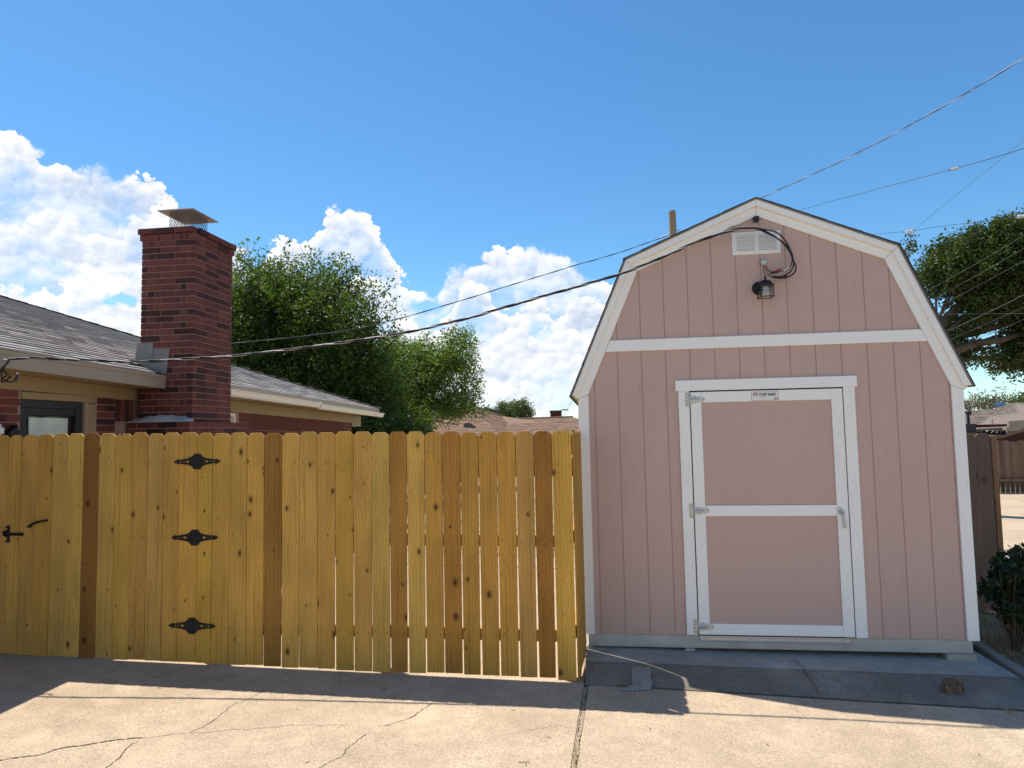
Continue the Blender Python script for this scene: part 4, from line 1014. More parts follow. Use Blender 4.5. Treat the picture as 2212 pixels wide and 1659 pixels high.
# chimney cap: base pan, mesh, lid
ccx, ccy = (cx0 + cx1) / 2 + .0, (cy0 + cy1) / 2 - .02
pan = MB().box((ccx - .20, ccy - .25, ZT + .002), (ccx + .20, ccy + .25, ZT + .05)).build('flue_pan', M['flash'], ch, bevel=.006)
lid = MB(); zl = ZT + .275
lid.add([(ccx - .23, ccy - .28, zl - .0), (ccx + .23, ccy - .28, zl), (ccx + .23, ccy + .28, zl), (ccx - .23, ccy + .28, zl), (ccx, ccy, zl + .035),
         (ccx - .235, ccy - .285, zl - .012), (ccx + .235, ccy - .285, zl - .012), (ccx + .235, ccy + .285, zl - .012), (ccx - .235, ccy + .285, zl - .012), (ccx, ccy, zl + .028)],
        [(0, 1, 4), (1, 2, 4), (2, 3, 4), (3, 0, 4), (6, 5, 9), (7, 6, 9), (8, 7, 9), (5, 8, 9), (0, 5, 6, 1), (1, 6, 7, 2), (2, 7, 8, 3), (3, 8, 5, 0)])
lid.build('cap_lid', M['lid'], ch, fixn=False)
mb = MB()
def meshside(p0, p1, z0, z1, n):
    p0, p1 = Vector(p0), Vector(p1); w = (z1 - z0) * .62
    L = (p1 - p0).length; k = int(L / .034); off = w / L
    for i in range(-4, k + 1):
        t = i / k
        for s_ in (1, -1):
            ta, tb = (t, t + off) if s_ > 0 else (t + off, t)
            za, zb2 = z0, z1
            # clip to the side
            def clipt(ta, za, tb, zb2):
                if ta < 0: za += (zb2 - za) * (0 - ta) / (tb - ta); ta = 0
                if ta > 1: za += (zb2 - za) * (1 - ta) / (tb - ta); ta = 1
                return ta, za
            if max(ta, tb) <= 0 or min(ta, tb) >= 1: continue
            a_ = clipt(ta, za, tb, zb2); b_ = clipt(tb, zb2, ta, za)
            A = p0.lerp(p1, a_[0]); B = p0.lerp(p1, b_[0]); A.z = a_[1]; B.z = b_[1]; mb.tube([A, B], .0024, 3, False)
mx, my = .14, .185; Z0, Z1 = ZT + .05, zl
for a, b in (((-mx, -my), (mx, -my)), ((mx, -my), (mx, my)), ((mx, my), (-mx, my)), ((-mx, my), (-mx, -my))): meshside((ccx + a[0], ccy + a[1], 0), (ccx + b[0], ccy + b[1], 0), Z0, Z1, 10)
mb.build('spark_mesh', M['black'], ch, fixn=False, kind='stuff')
BR.sort(key=lambda t: t[0]); rest = MB()
for i, (_, d, c, par, dk) in enumerate(BR):
    if i < 300: place('brick', brickmesh(*d), c, par, bc())
    else: rest.box([p - q / 2 for p, q in zip(c, d)], [p + q / 2 for p, q in zip(c, d)])
if rest.v: rest.build('brick_field', M['brick'], wall, kind='stuff')

# ================================================================== NEIGHBOUR WITH PINK-TAN ROOF
c12 = lambda x, y: ((1150 + x * .2712) / 1.3562, (1150 + y * .2712) / 1.3562)
def roofplane(pts, n0, n1, rows, name, mt, par, th=.02, jitter=.06):
    pass
tn = thing('house', 'low house with pink-tan shingle roof beyond the new fence', 'house', (-4, 30, -.25))
TD = 34
def T(x, y, D=TD): return dep(*c12(x, y), D)
pk, ll, lb = T(880, 150), T(350, 330), T(250, 560, 33)
v1, r0, r1, re = T(1270, 292), T(1300, 283), T(1950, 268), T(2200, 360)
def strip_roof(tl, tr, bl, br, rows, par, name, mt, tab=.34):
    """courses of shingles between an upper and a lower edge"""
    nrm = (br - bl).cross(tl - bl).normalized()
    if nrm.z < 0: nrm = -nrm
    mb = MB()
    for r in range(rows):
        t0, t1 = r / rows, (r + 1) / rows
        a0, b0 = bl.lerp(tl, t0), br.lerp(tr, t0); a1, b1 = bl.lerp(tl, t1), br.lerp(tr, t1)
        L = (b0 - a0).length; n = max(1, int(L / tab)); o_ = (r % 3) / 3 / n
        for k in range(-1, n + 1):
            u0, u1 = min(1, max(0, k / n + o_)), min(1, max(0, (k + 1) / n + o_))
            if u1 - u0 < 1e-4: continue
            l = nrm * R.uniform(.012, .026)
            mb.add([a0.lerp(b0, u0) + l, a0.lerp(b0, u1) + l, a1.lerp(b1, u1) + nrm * .002, a1.lerp(b1, u0) + nrm * .002, a0.lerp(b0, u0) - nrm * .03, a0.lerp(b0, u1) - nrm * .03], [(0, 1, 2, 3), (4, 5, 1, 0)])
    return mb.build(name, M[mt], par, fixn=False, kind='stuff')
pk0 = Vector((pk.x, pk.y + 3, pk.z)); 
eL = Vector((ll.x - 3.4, pk.y - 3.2, 1.55)); eM = Vector((v1.x + 1.8, pk.y - 3.2, 1.55)); eR = Vector((re.x + 2, pk.y - 3.2, 1.50))
roofm = MB().prism([q_ + Vector((0, .45, -.14)) for q_ in (eL, eR, Vector((re.x + 1, r1.y, r1.z - .05)), v1, pk)], (0, .3, -.1)).build('roof', M['tanshingle'], tn)
strip_roof(pk, pk + Vector((.02, 0, 0)), eL, Vector((v1.x, eL.y, 1.55)), 22, roofm, 'shingle_field', 'tanshingle')
strip_roof(pk, v1, Vector((v1.x - .02, eL.y, 1.55)), Vector((v1.x + .02, eL.y, 1.55)), 22, roofm, 'shingle_field', 'tanshingle')
strip_roof(v1, Vector((r1.x, r1.y, r1.z)), Vector((v1.x, eL.y, 1.55)), eR, 16, roofm, 'shingle_field', 'tanshingle')
MB().tube([eL + Vector((0, 0, .05)), pk + Vector((0, -.02, .03)), v1 + Vector((0, -.02, .03)), r1 + Vector((0, 0, .03))], .05, 6).build('ridge_cap', M['tanshingle'], roofm)
MB().box((eL.x + .6, eL.y + .6, -.4), (eR.x - .6, eL.y + 8, 1.62)).build('wall', M['brick'], tn, color=(1.2, 1, 1))
vn = (v1 - pk).cross(Vector((v1.x, eL.y, 1.55)) - pk); vp = onp(*c12(772, 226), pk, vn)
vpo = MB().tube([vp, vp + Vector((0, 0, .52))], .07, 10).tube([vp + Vector((0, 0, .5)), vp + Vector((0, 0, .62))], .14, 10).build('roof_vent', M['wash'], tn)
MB().lathe(vp - Vector((0, 0, .02)), [(.24, 0), (.09, .07)], 12).build('vent_flashing', M['tanshingle'], vpo)
MB().tube([T(1095, 225, 34.5), T(1095, 185, 34.5)], .045, 8).build('vent_pipe', M['shingledark'], tn)
mb = MB(); a, b = T(990, 175, 34.6), T(1125, 222, 34.6); mb.prism([a, b, b + Vector((0, .8, .0)), a + Vector((0, .8, 0))], (0, 0, .12)); mb.build('roof_panel', M['shingledark'], tn)
a, b = T(1705, 275, 35.5), T(1820, 192, 35.5)
cm = MB().box((a.x, a.y, a.z - 1), (b.x, a.y + .7, b.z)).build('chimney', M['mortar'], tn)
for r in range(9):
    z = b.z - r * .15; x = a.x - .03 * (r < 1); off = (r % 2) * .13
    while x < b.x + .03 * (r < 1) - .02:
        xe = min(b.x + .03 * (r < 1), x + .26 - off); off = 0
        place('brick', brickmesh(xe - x - .02, .08, .13), ((x + xe) / 2, a.y - .01, z - .065), cm, bc()); x = xe
MB().lathe((a.x + .75, a.y + .3, b.z), [(.2, 0), (.2, .06)], 10).build('flue', M['wash'], cm)

# ================================================================== HOUSE AT RIGHT ACROSS THE ALLEY
c18 = lambda x, y: ((2780 + x * .21696) / 1.3562, (1120 + y * .21696) / 1.3562)
rh = thing('house', 'brown shingled house across the alley at the right edge', 'house', (16, 26, -.3))
def U(x, y, D): return dep(*c18(x, y), D)
rt = MB().prism([U(100, 645, 24), U(820, 640, 24), U(1500, 560, 24), U(1500, 275, 30), U(860, 278, 30), U(700, 345, 29), U(560, 372, 28.5), U(100, 382, 28)], (0, .2, -.35)).build('roof', M['brownshingle'], rh)
strip_roof(U(100, 382, 28), U(560, 372, 28.5), U(100, 640, 24), U(600, 636, 24), 16, rt, 'shingle_field', 'brownshingle')
strip_roof(U(560, 372, 28.5), U(860, 278, 30), U(600, 636, 24), U(830, 628, 24), 18, rt, 'shingle_field', 'brownshingle')
strip_roof(U(860, 278, 30), U(1500, 275, 30), U(830, 628, 24), U(1500, 560, 24), 20, rt, 'shingle_field', 'brownshingle')
def seg(p, q, h, d, name, mt, par): p, q = Vector(p), Vector(q); return MB().prism([p, q, q + Vector((0, 0, h)), p + Vector((0, 0, h))], (0, d, 0)).build(name, M[mt], par)
seg(U(812, 632, 23.8), U(1500, 590, 23.8), .28, .1, 'fascia', 'cream', rh)
seg(U(785, 658, 23.7), U(968, 650, 23.7), .14, .5, 'soffit', 'cream', rh)
seg(U(200, 680, 23.9), U(372, 680, 23.9), .30, .1, 'fascia', 'darkframe', rh)
w0, w1 = U(600, 900, 23.6), U(1600, 900, 23.6)
hw = MB().box((w0.x - 3, w0.y + .6, -.4), (w1.x, w0.y + 5, 1.65)).build('wall', M['brick'], rh)
hw.color = (.4, .45, .5, 1)
for k in range(6):
    p = U(600 + k * 60, 720 + k * 10, 23.4)
for r in range(8):
    z = 1.45 - r * .085; MB().box((w0.x + 1.5, w0.y + .575, z), (w1.x, w0.y + .598, z + .06)).build('brick_course', M['brick'], hw, color=(.6, .55, .5))
tp = MB(); V = []; nx = 16
for i in range(nx + 1):
    for j in range(4):
        p = U(380 + 400 * i / nx, 650 + j * (18 if i < 8 else 20) + 1.5 * math.sin(i * .9 + j), 23.5); p.y -= .05 * math.sin(i * 2.3 + j * 1.9); V.append(p)
tp.add(V, [(i * 4 + j, (i + 1) * 4 + j, (i + 1) * 4 + j + 1, i * 4 + j + 1) for i in range(nx) for j in range(3)]).prism([U(380, 650, 23.55), U(780, 648, 23.55), U(770, 700, 23.55), U(380, 690, 23.55)], (0, .05, 0)).build('loose_tarp', M['tarp'], rh)
q = U(270, 612, 25); vo_ = MB().tube([q, q + Vector((0, 0, .56))], .05, 8).lathe(q + Vector((0, 0, .52)), [(.10, 0), (.12, .05), (.05, .10)], 10).build('vent_pipe', M['darkframe'], rh)
q = U(290, 460, 27); MB().tube([q, q + Vector((0, 0, .25))], .04, 8).build('vent_pipe', M['darkframe'], rh)
q = U(585, 585, 25); MB().tube([q, q + Vector((0, 0, .25))], .03, 8).build('vent_pipe', M['wash'], rh)
a, b = U(680, 330, 29.5), U(785, 300, 29.8); MB().prism([a, b, b + Vector((.0, .5, .12)), a + Vector((0, .5, .12))], (0, 0, .05)).build('skylight', M['glass'], rh); MB().prism([a - Vector((.05, 0, .1)), b - Vector((-.05, 0, .1)), b + Vector((.05, .5, .04)), a + Vector((-.05, .5, .04))], (0, 0, .09)).build('skylight_curb', M['darkframe'], rh)

# ================================================================== TREES
def leafmesh(centres, size, seed, up=.35, elong=2.0):
    rr = random.Random(seed); V = []; Fc = []
    for c in centres:
        d = Vector((rr.gauss(0, 1), rr.gauss(0, 1), rr.gauss(0, .8) - .3)).normalized(); n = Vector((rr.gauss(0, 1), rr.gauss(0, 1), rr.gauss(0, 1) + up * 2)); n = (n - d * n.dot(d))
        if n.length < .05: continue
        n.normalize(); s_ = d.cross(n); L = size * rr.uniform(.65, 1.3); w = L / elong
        i = len(V); V += [c, c + d * L * .45 + s_ * w * .5, c + d * L, c + d * L * .45 - s_ * w * .5 + n * L * .06]; Fc.append((i, i + 1, i + 2, i + 3))
    return V, Fc
def tree(name, label, blobs, base, trunk_r, nclump, leaves, size, matn, seed, shoot=.35, shoots_up=1.0, limbs=None, group=None, clr=.16, elong=2.0, inner=.35, zmin=None, fork=None, lr=1.0):
    rr = random.Random(seed); base = Vector(base)
    t = thing(name, label, 'tree', base, group)
    mb = MB(); z1 = min(b[0][2] for b in blobs)
    fork = Vector(fork) if fork else Vector((base.x * .85 + .15 * blobs[0][0][0], base.y, base.z + (z1 - base.z) * .55))
    mid = base.lerp(fork, .5) + Vector((rr.uniform(-.1, .1), rr.uniform(-.1, .1), 0))
    mb.tube([base - Vector((0, 0, .2)), base + Vector((0, 0, .15)), mid, fork], [trunk_r * 1.5, trunk_r * 1.15, trunk_r, trunk_r * .9], 10); mb.build('trunk', M['bark'], t, smooth=True)
    lm = MB(); C = []; tot = sum(b[1][0] * b[1][1] * b[1][2] for b in blobs) ** 1
    for (c, r) in blobs:
        c = Vector(c); r = Vector(r)
        st = fork + (c - fork) * 0; mdl = fork.lerp(c, .5) + Vector((rr.uniform(-.2, .2), rr.uniform(-.2, .2), -.15 * (c - fork).length * .3))
        lm.tube([st, mdl, c], [trunk_r * .5 * lr, trunk_r * .3 * lr, trunk_r * .1 * lr], 7)
        n = max(6, int(nclump * (r.x * r.y * r.z) / tot))
        for k in range(n):
            d = Vector((rr.gauss(0, 1), rr.gauss(0, 1), rr.gauss(0, 1))).normalized(); q = rr.random() ** inner
            p = c + Vector((d.x * r.x, d.y * r.y, d.z * r.z)) * q
            if zmin and p.z < zmin: continue
            out = (Vector((d.x, d.y, d.z * .6)) + Vector((0, 0, shoots_up * rr.uniform(.3, 1.1)))).normalized()
            L = shoot * rr.uniform(.5, 1.6)
            if k % 3 == 0: a0 = c.lerp(p, .35); lm.tube([a0, a0.lerp(p, .6) + Vector((0, 0, -.03)), p, p + out * L], [trunk_r * .09, trunk_r * .06, trunk_r * .035, .003], 4, False)
            for j in range(leaves):
                u = rr.random(); sp = clr * (1.15 - u * .75)
                C.append(p + out * L * u + Vector((rr.gauss(0, sp), rr.gauss(0, sp), rr.gauss(0, sp * .8))))
    if limbs:
        for pts, rad in limbs: lm.tube(pts, rad, 8)
    lm.build('limbs', M['bark'], t, smooth=True)
    V, Fc = leafmesh(C, size, seed + 1, elong=elong); cm_ = MB(); cm_.add(V, Fc); o = cm_.build('crown', M[matn], t, fixn=False); return t
def bl(x, y, D, rx, rz, ry=None):   # crown mass: centre seen at x,y from the camera spot, D metres away
    c = dep(x, y, D); k = D / F; return (tuple(c), (rx * k, (ry if ry else rx * k), rz * k))
D1 = 20
tree('ash_tree', 'large dense green tree behind the brick chimney', [bl(560, 740, D1, 110, 120, 1.6), bl(640, 680, D1, 90, 70, 1.4), bl(545, 655, D1, 55, 70, 1), bl(720, 690, D1 - .5, 75, 85, 1.3), bl(780, 770, D1 - .5, 55, 90, 1.2), bl(700, 820, D1, 120, 100, 1.8), bl(580, 860, D1, 110, 70, 1.6), bl(800, 850, D1, 70, 80, 1.4), bl(480, 760, D1, 70, 90, 1.2), bl(780, 930, D1, 90, 50, 1.4), bl(880, 935, D1 + .5, 50, 26, .9), bl(690, 635, D1, 40, 35, .7), bl(600, 620, D1, 40, 40, .8), bl(572, 588, D1, 13, 36, .4), bl(520, 590, D1, 14, 34, .4), bl(632, 612, D1, 10, 28, .3), bl(700, 606, D1, 14, 26, .4), bl(738, 612, D1, 12, 30, .4), bl(770, 640, D1, 12, 30, .4), bl(822, 688, D1 - .5, 12, 32, .4), bl(852, 735, D1 - .5, 10, 26, .3)],
     (*dep(700, 940, D1).xy, -.3), .20, 2700, 36, .105, 'leaf1', 21, shoot=.72, shoots_up=1.6, clr=.15, inner=.5, fork=dep(690, 850, D1), lr=.7)
D2 = 25
tree('elm_tree', 'lighter airy green tree right of the dense tree behind the tan roof', [bl(880, 830, D2, 55, 75, 1.3), bl(935, 800, D2, 45, 60, 1.2), bl(985, 765, D2, 36, 46, 1.0), bl(1005, 830, D2, 28, 40, .9), bl(1010, 885, D2, 36, 26, 1.0), bl(940, 880, D2, 50, 45, 1.2), bl(870, 900, D2, 50, 50, 1.2), bl(838, 790, D2, 36, 66, 1.0), bl(885, 770, D2, 26, 30, .7), bl(980, 728, D2, 22, 14, .5)],
     (*dep(915, 950, D2).xy, -.3), .16, 1250, 36, .088, 'leaf2', 33, shoot=.40, shoots_up=1.2, clr=.19, elong=1.6, inner=.5, fork=dep(925, 880, D2), lr=.8)
D3 = 16
lb = [([dep(1990, 790, D3), dep(2035, 700, D3), dep(2075, 660, D3), dep(2110, 630, D3), dep(2150, 600, D3), dep(2190, 560, D3)], [.16, .13, .11, .08, .06, .03]),
      ([dep(1990, 790, D3), dep(2060, 758, D3 - .2), dep(2110, 742, D3 - .3), dep(2160, 735, D3 - .3), dep(2230, 715, D3 - .3)], [.13, .10, .085, .07, .05]),
      ([dep(2060, 730, D3), dep(2120, 715, D3), dep(2175, 700, D3), dep(2210, 660, D3)], [.08, .08, .06, .03]), ([dep(2075, 660, D3), dep(2082, 620, D3), dep(2085, 570, D3)], [.06, .04, .02])]
tree('live_oak', 'big dark tree with heavy limbs hanging over the alley behind the shed at right', [bl(2090, 560, D3, 70, 48, 1.1), bl(2060, 600, D3, 62, 48, 1.0), bl(2150, 535, D3, 72, 45, 1.2), bl(2230, 530, D3, 75, 55, 1.4), bl(2150, 600, D3, 70, 45, 1.2), bl(2230, 620, D3, 80, 50, 1.4), bl(2120, 660, D3, 52, 34, .9), bl(2190, 668, D3, 55, 36, .9), bl(2075, 715, D3, 32, 32, .6), bl(2095, 770, D3, 28, 24, .5), bl(2185, 775, D3, 30, 36, .6), bl(2215, 740, D3, 32, 48, .8), bl(2245, 760, D3, 40, 60, .8), bl(2260, 690, D3, 60, 50, 1), bl(1962, 545, D3 + 1, 14, 20, .3), bl(2020, 590, D3, 26, 24, .5)],
     (*dep(1990, 950, D3).xy, -.3), .24, 2700, 40, .080, 'leaf3', 47, shoot=.22, shoots_up=.5, limbs=lb, clr=.13, elong=1.7, inner=.5, fork=dep(1985, 760, D3), lr=.45)
for i, (x, y, D, rx, rz, lab) in enumerate(((1095, 888, 44, 20, 17, 'small round grey-green tree beyond the pink-tan roof, left of a second one'), (1127, 886, 43, 20, 20, 'taller grey-green tree beyond the pink-tan roof, left of its brick chimney'))):
    tree('small_tree', lab, [bl(x, y, D, rx, rz, .8), bl(x + 3, y + 14, D, rx * .8, rz * .7, .7)], (*dep(x, y + 20, D).xy, -.4), .12, 130, 26, .13, 'leaf5', 60 + i, shoot=.3, clr=.18, group='small trees beyond the pink-tan roof')
tree('scrub_tree', 'thin scrubby tree with bare twigs behind the brown roof at right', [bl(2105, 878, 34, 22, 9, .8), bl(2140, 872, 34, 26, 13, .9), bl(2165, 876, 34, 20, 9, .8)], (*dep(2130, 900, 34).xy, -.4), .12, 60, 18, .11, 'leaf5', 71, shoot=.6, clr=.2)
rr = random.Random(72); mb = MB()
for k in range(150):
    p = dep(rr.uniform(2080, 2172), rr.uniform(876, 890), 33.5); d = Vector((rr.gauss(0, .35), rr.gauss(0, .3), 1)).normalized(); L = rr.uniform(.3, .85)
    mb.tube([p, p + d * L * .5 + Vector((rr.gauss(0, .04), 0, 0)), p + d * L + Vector((rr.gauss(0, .12), 0, 0))], [.018, .012, .006], 3, False)
b_ = mb.build('bare_twigs', M['twig'], fixn=False, kind='stuff'); setp(b_, 'grey leafless twigs sticking up behind the brown roof', 'twigs')
tree('far_tree', 'dark tree top peeping over the brown roof at the right edge', [bl(2195, 868, 40, 26, 7, .8), bl(2240, 860, 40, 26, 14, 1)], (*dep(2215, 900, 40).xy, -.4), .2, 110, 24, .13, 'leaf3', 75, shoot=.2)
tree('hedge_tree', 'low dark bushy growth under the dense tree seen over the new fence', [bl(800, 950, 18.6, 90, 40, 1), bl(700, 960, 18.6, 80, 30, 1), bl(880, 955, 19, 55, 26, .8)], (*dep(800, 975, 18.6).xy, -.3), .12, 520, 36, .11, 'leaf3', 78, shoot=.25)
# bush beside the shed: leaves big enough to pick out
bush = thing('bush', 'dark leafy bush at the right edge in front of the weathered fence', 'bush', (*dep(2190, 1345, 5.7).xy, -.2))
bp = bush.location.copy(); stems = MB(); rr = random.Random(12); leafm = []
for v in range(5):
    mb = MB(); n = [(0, 0), (.018, .013), (.030, .030), (.024, .048), (.0, .075)]; fold = .006 + .003 * v
    pts = [(0, 0, 0)] + [(x, y, fold) for x, y in n[1:-1]] + [(0, .078 - .004 * v, -.004)] + [(-x, y, fold * .8) for x, y in n[1:-1]][::-1] + [(0, .035, 0)]
    me = bpy.data.meshes.new('leaf'); me.from_pydata(pts, [], [(0, 1, 8), (1, 2, 8), (2, 3, 8), (3, 4, 8), (4, 5, 8), (5, 6, 8), (6, 7, 8), (7, 0, 8)]); me.materials.append(M['leaf4']); leafm.append(me)
def bushpt():
    while True:
        x, y = rr.uniform(2125, 2260), rr.uniform(1160, 1345)
        e1 = ((x - 2205) / 62) ** 2 + ((y - 1250) / 68) ** 2; e2 = ((x - 2240) / 70) ** 2 + ((y - 1330) / 45) ** 2
        e3 = ((x - 2150) / 26) ** 2 + ((y - 1275) / 24) ** 2
        if e1 < 1 or e2 < 1 or e3 < 1: return dep(x, y, rr.uniform(5.45, 6.1))
for k in range(64):
    q = bushpt(); m1 = bp.lerp(q, .5) + Vector((rr.uniform(-.05, .05), rr.uniform(-.05, .05), .02)); stems.tube([bp + Vector((rr.uniform(-.03, .03), 0, 0)), m1, q], [.007, .005, .002], 5, False)
    for j in range(5 if k < 56 else 4):
        if k * 5 + j > 298: break
        p = q.lerp(m1, rr.uniform(0, .35)) + Vector((rr.gauss(0, .025), rr.gauss(0, .025), rr.gauss(0, .025)))
        o = place('leaf', leafm[rr.randrange(5)], p, bush, rot=(rr.uniform(-.9, .9), rr.uniform(-.9, .9), rr.uniform(0, 6.28))); s_ = rr.uniform(.6, 1.15); o.scale = (s_, s_, s_)
stems.build('stems', M['bark'], bush, fixn=False)
# dense filler leaves inside the bush
C = [bushpt() + Vector((0, .05, 0)) for k in range(1500)]
V, Fc = leafmesh(C, .055, 91, elong=1.4); mb = MB(); mb.add(V, Fc); mb.build('inner_leaves', M['leaf4'], bush, fixn=False, kind='stuff')
q = dep(2203, 1172, 5.6); sh = MB().tube([q + Vector((0, 0, -.12)), q], .003, 5); sh.build('shoot', M['twig'], bush)

# ================================================================== POLE AND WIRES
def vplane(pts, A, B):
    """sight-line points laid into the vertical plane through A and B"""
    n = (Vector(B) - Vector(A)).cross(Vector((0, 0, 1))); return [onp(x, y, A, n) for x, y in pts]
def smooth(P, n=6):
    out = []
    for i in range(len(P) - 1):
        p0, p1, p2, p3 = P[max(0, i - 1)], P[i], P[i + 1], P[min(len(P) - 1, i + 2)]
        for k in range(n):
            t = k / n; out.append(.5 * ((2 * p1) + (p2 - p0) * t + (2 * p0 - 5 * p1 + 4 * p2 - p3) * t * t + (3 * p1 - p0 - 3 * p2 + p3) * t ** 3))
    out.append(P[-1]); return out
def helix(P, r, turns_per_m, ph):
    out = []; s = 0
    for i, q in enumerate(P):
        if i: s += (q - P[i - 1]).length
        t = (P[min(i + 1, len(P) - 1)] - P[max(0, i - 1)]).normalized(); a = t.cross(Vector((0, 0, 1))).normalized(); b = t.cross(a)
        g_ = 6.283 * turns_per_m * s + ph; out.append(q + (a * math.cos(g_) + b * math.sin(g_)) * r)
    return out
pt = dep(1452, 458, 14)
pole = thing('utility_pole', 'weathered round wooden utility pole rising behind the left slope of the shed roof', 'pole', (pt.x, pt.y, -.3))
MB().lathe((pt.x, pt.y, -.3), [(.10, 0), (.072, pt.z + .3), (.066, pt.z + .32)], 16).build('shaft', M['pole'], pole, smooth=False)
a = dep(1452, 503, 14)
MB().tube([a + Vector((-.078, -.02, 0)), a + Vector((0, -.09, .01)), a + Vector((.078, -.02, .02)), a + Vector((.0, .078, .01)), a + Vector((-.078, -.02, 0))], .007, 5, False).build('wire_wrap', M['barewire'], pole)
MB().tube([a + Vector((.07, -.03, .02)), a + Vector((.16, -.02, .06))], .010, 6).build('wire_clamp', M['barewire'], pole)
MB().tube([a + Vector((-.26, -.01, -.10)), a + Vector((-.08, -.03, -.04))], .012, 6).build('wire_clamp', M['barewire'], pole)
def cable(name, label, P, strands, tpm=1.6, sm=8, cat='cable'):
    P = smooth(P, sm); t = thing(name, label, cat, P[0])
    for i, (rad, off, mt) in enumerate(strands):
        Q = helix(P, off, tpm, i * 6.283 / len(strands)) if off else P
        MB().tube(Q, rad, 6).build('strand', M[mt], t, smooth=True)
    return t
# service drop
H, S = Vector((-4.95, -.78, 0)), Vector((1.42, -.13, 0))
px = [(20, 776), (60, 773), (120, 775), (200, 778), (300, 781), (420, 774), (500, 769), (680, 748), (860, 721), (1000, 690), (1100, 661), (1240, 621), (1320, 598), (1400, 569), (1500, 525), (1560, 503), (1600, 494)]
P = vplane(px, H, S); P = smooth(P, 24)
sc = thing('service_cable', 'thick black twisted power cable from the brick house eave to the shed gable', 'cable', P[0])
for i, (rad, mt) in enumerate(((.0072, 'rubber'), (.0072, 'rubber'), (.0042, 'barewire'))):
    MB().tube(helix(P, .0065, 2.3, i * 2.09), rad, 6).build('strand', M[mt], sc, smooth=True)
def on(x, y, Y=-.10): return ony(x, y, Y)
c20 = lambda x, y: ((2100 + x * .19293) / 1.3562, (600 + y * .19293) / 1.3562)
def loop(l, r, mt, nm='loop', y0=-.12, y1=-.07):
    n = len(l); Q = [ony(*c20(*q), y0 + (y1 - y0) * k / (n - 1)) for k, q in enumerate(l)]; Q = smooth(Q, 8); MB().tube(Q, r, 7).build(nm, M[mt], sc, smooth=True)
loop([(-40, 455), (120, 410), (280, 365), (450, 352), (600, 355), (740, 378), (880, 410), (980, 470), (1070, 590), (1140, 740), (1165, 850), (1200, 930), (1190, 1010), (1130, 1070), (1050, 1105), (950, 1118)], .0062, 'rubber')
loop([(-40, 460), (120, 420), (280, 372), (450, 358), (600, 362), (760, 430), (900, 500), (1030, 590), (1110, 700), (1155, 820), (1165, 920), (1120, 1010), (1040, 1070), (940, 1098)], .0062, 'rubber', y0=-.125)
loop([(120, 405), (280, 368), (450, 350), (600, 350), (700, 380), (800, 430), (880, 480), (990, 570), (1080, 680), (1140, 800), (1130, 910), (1090, 970), (1000, 1000), (850, 1030)], .0048, 'rubber', y0=-.13)
loop([(100, 395), (200, 335), (300, 312), (480, 285), (640, 285), (760, 315), (860, 370), (960, 460), (1060, 590), (1110, 740), (1090, 860), (1030, 940), (960, 975)], .0032, 'barewire')
loop([(820, 1035), (870, 1030), (930, 1015)], .009, 'rubber', 'splice_sleeve'); loop([(930, 1105), (1000, 1105), (1060, 1090)], .010, 'rubber', 'splice_sleeve')
loop([(890, 1010), (930, 990), (970, 975)], .007, 'red', 'splice_sleeve')
loop([(850, 1095), (930, 1095)], .009, 'rubber', 'splice_sleeve'); loop([(1020, 998), (1120, 935)], .0055, 'plasticwhite', 'splice_sleeve')
for l in ([(708, 925), (712, 1020), (760, 1065), (830, 1090), (930, 1120)], [(722, 925), (740, 1000), (800, 1060), (840, 1100), (930, 1120)], [(738, 930), (760, 990), (830, 1020), (890, 1015)], [(745, 930), (780, 985), (830, 1005), (900, 1005)]):
    loop(l, .0024, 'rubber', 'lead', -.05, -.07)
# wedge clamp on bare neutral and its tail to the anchor
loop([(110, 395), (180, 350), (290, 318)], .0045, 'barewire', 'wedge_clamp'); loop([(300, 315), (430, 260), (585, 245)], .0014, 'barewire', 'clamp_tail')
# curls by the house eave
c21 = lambda x, y: (x * .18072 / 1.3562, (1000 + y * .18072) / 1.3562)
def curl(l, r, mt='rubber', nm='curl'): 
    Q = smooth([vplane([c21(*q)], H, S)[0] for q in l], 8); MB().tube(Q, r, 7).build(nm, M[mt], sc, smooth=True)
curl([(160, 305), (90, 380), (40, 470), (20, 560), (60, 620), (110, 640), (170, 660), (230, 640), (262, 580), (285, 530)], .0065)
curl([(250, 640), (270, 580), (288, 528)], .010, 'rubber', 'splice_sleeve'); curl([(276, 548), (290, 518)], .0105, 'barewire', 'splice_cap')
curl([(140, 320), (70, 400), (70, 480), (110, 520), (90, 570), (50, 590), (20, 640), (60, 660), (110, 630), (160, 575), (200, 575)], .006)
curl([(160, 600), (165, 560), (155, 545)], .009); curl([(170, 300), (110, 360), (30, 440), (-40, 560)], .0065)
curl([(100, 300), (40, 280), (-60, 240)], .003, 'barewire'); curl([(110, 308), (40, 325), (-60, 330)], .0018, 'barewire'); curl([(110, 640), (50, 680), (-30, 730)], .0022, 'barewire')
curl([(90, 305), (160, 300), (220, 288)], .008, 'barewire', 'wedge_clamp')
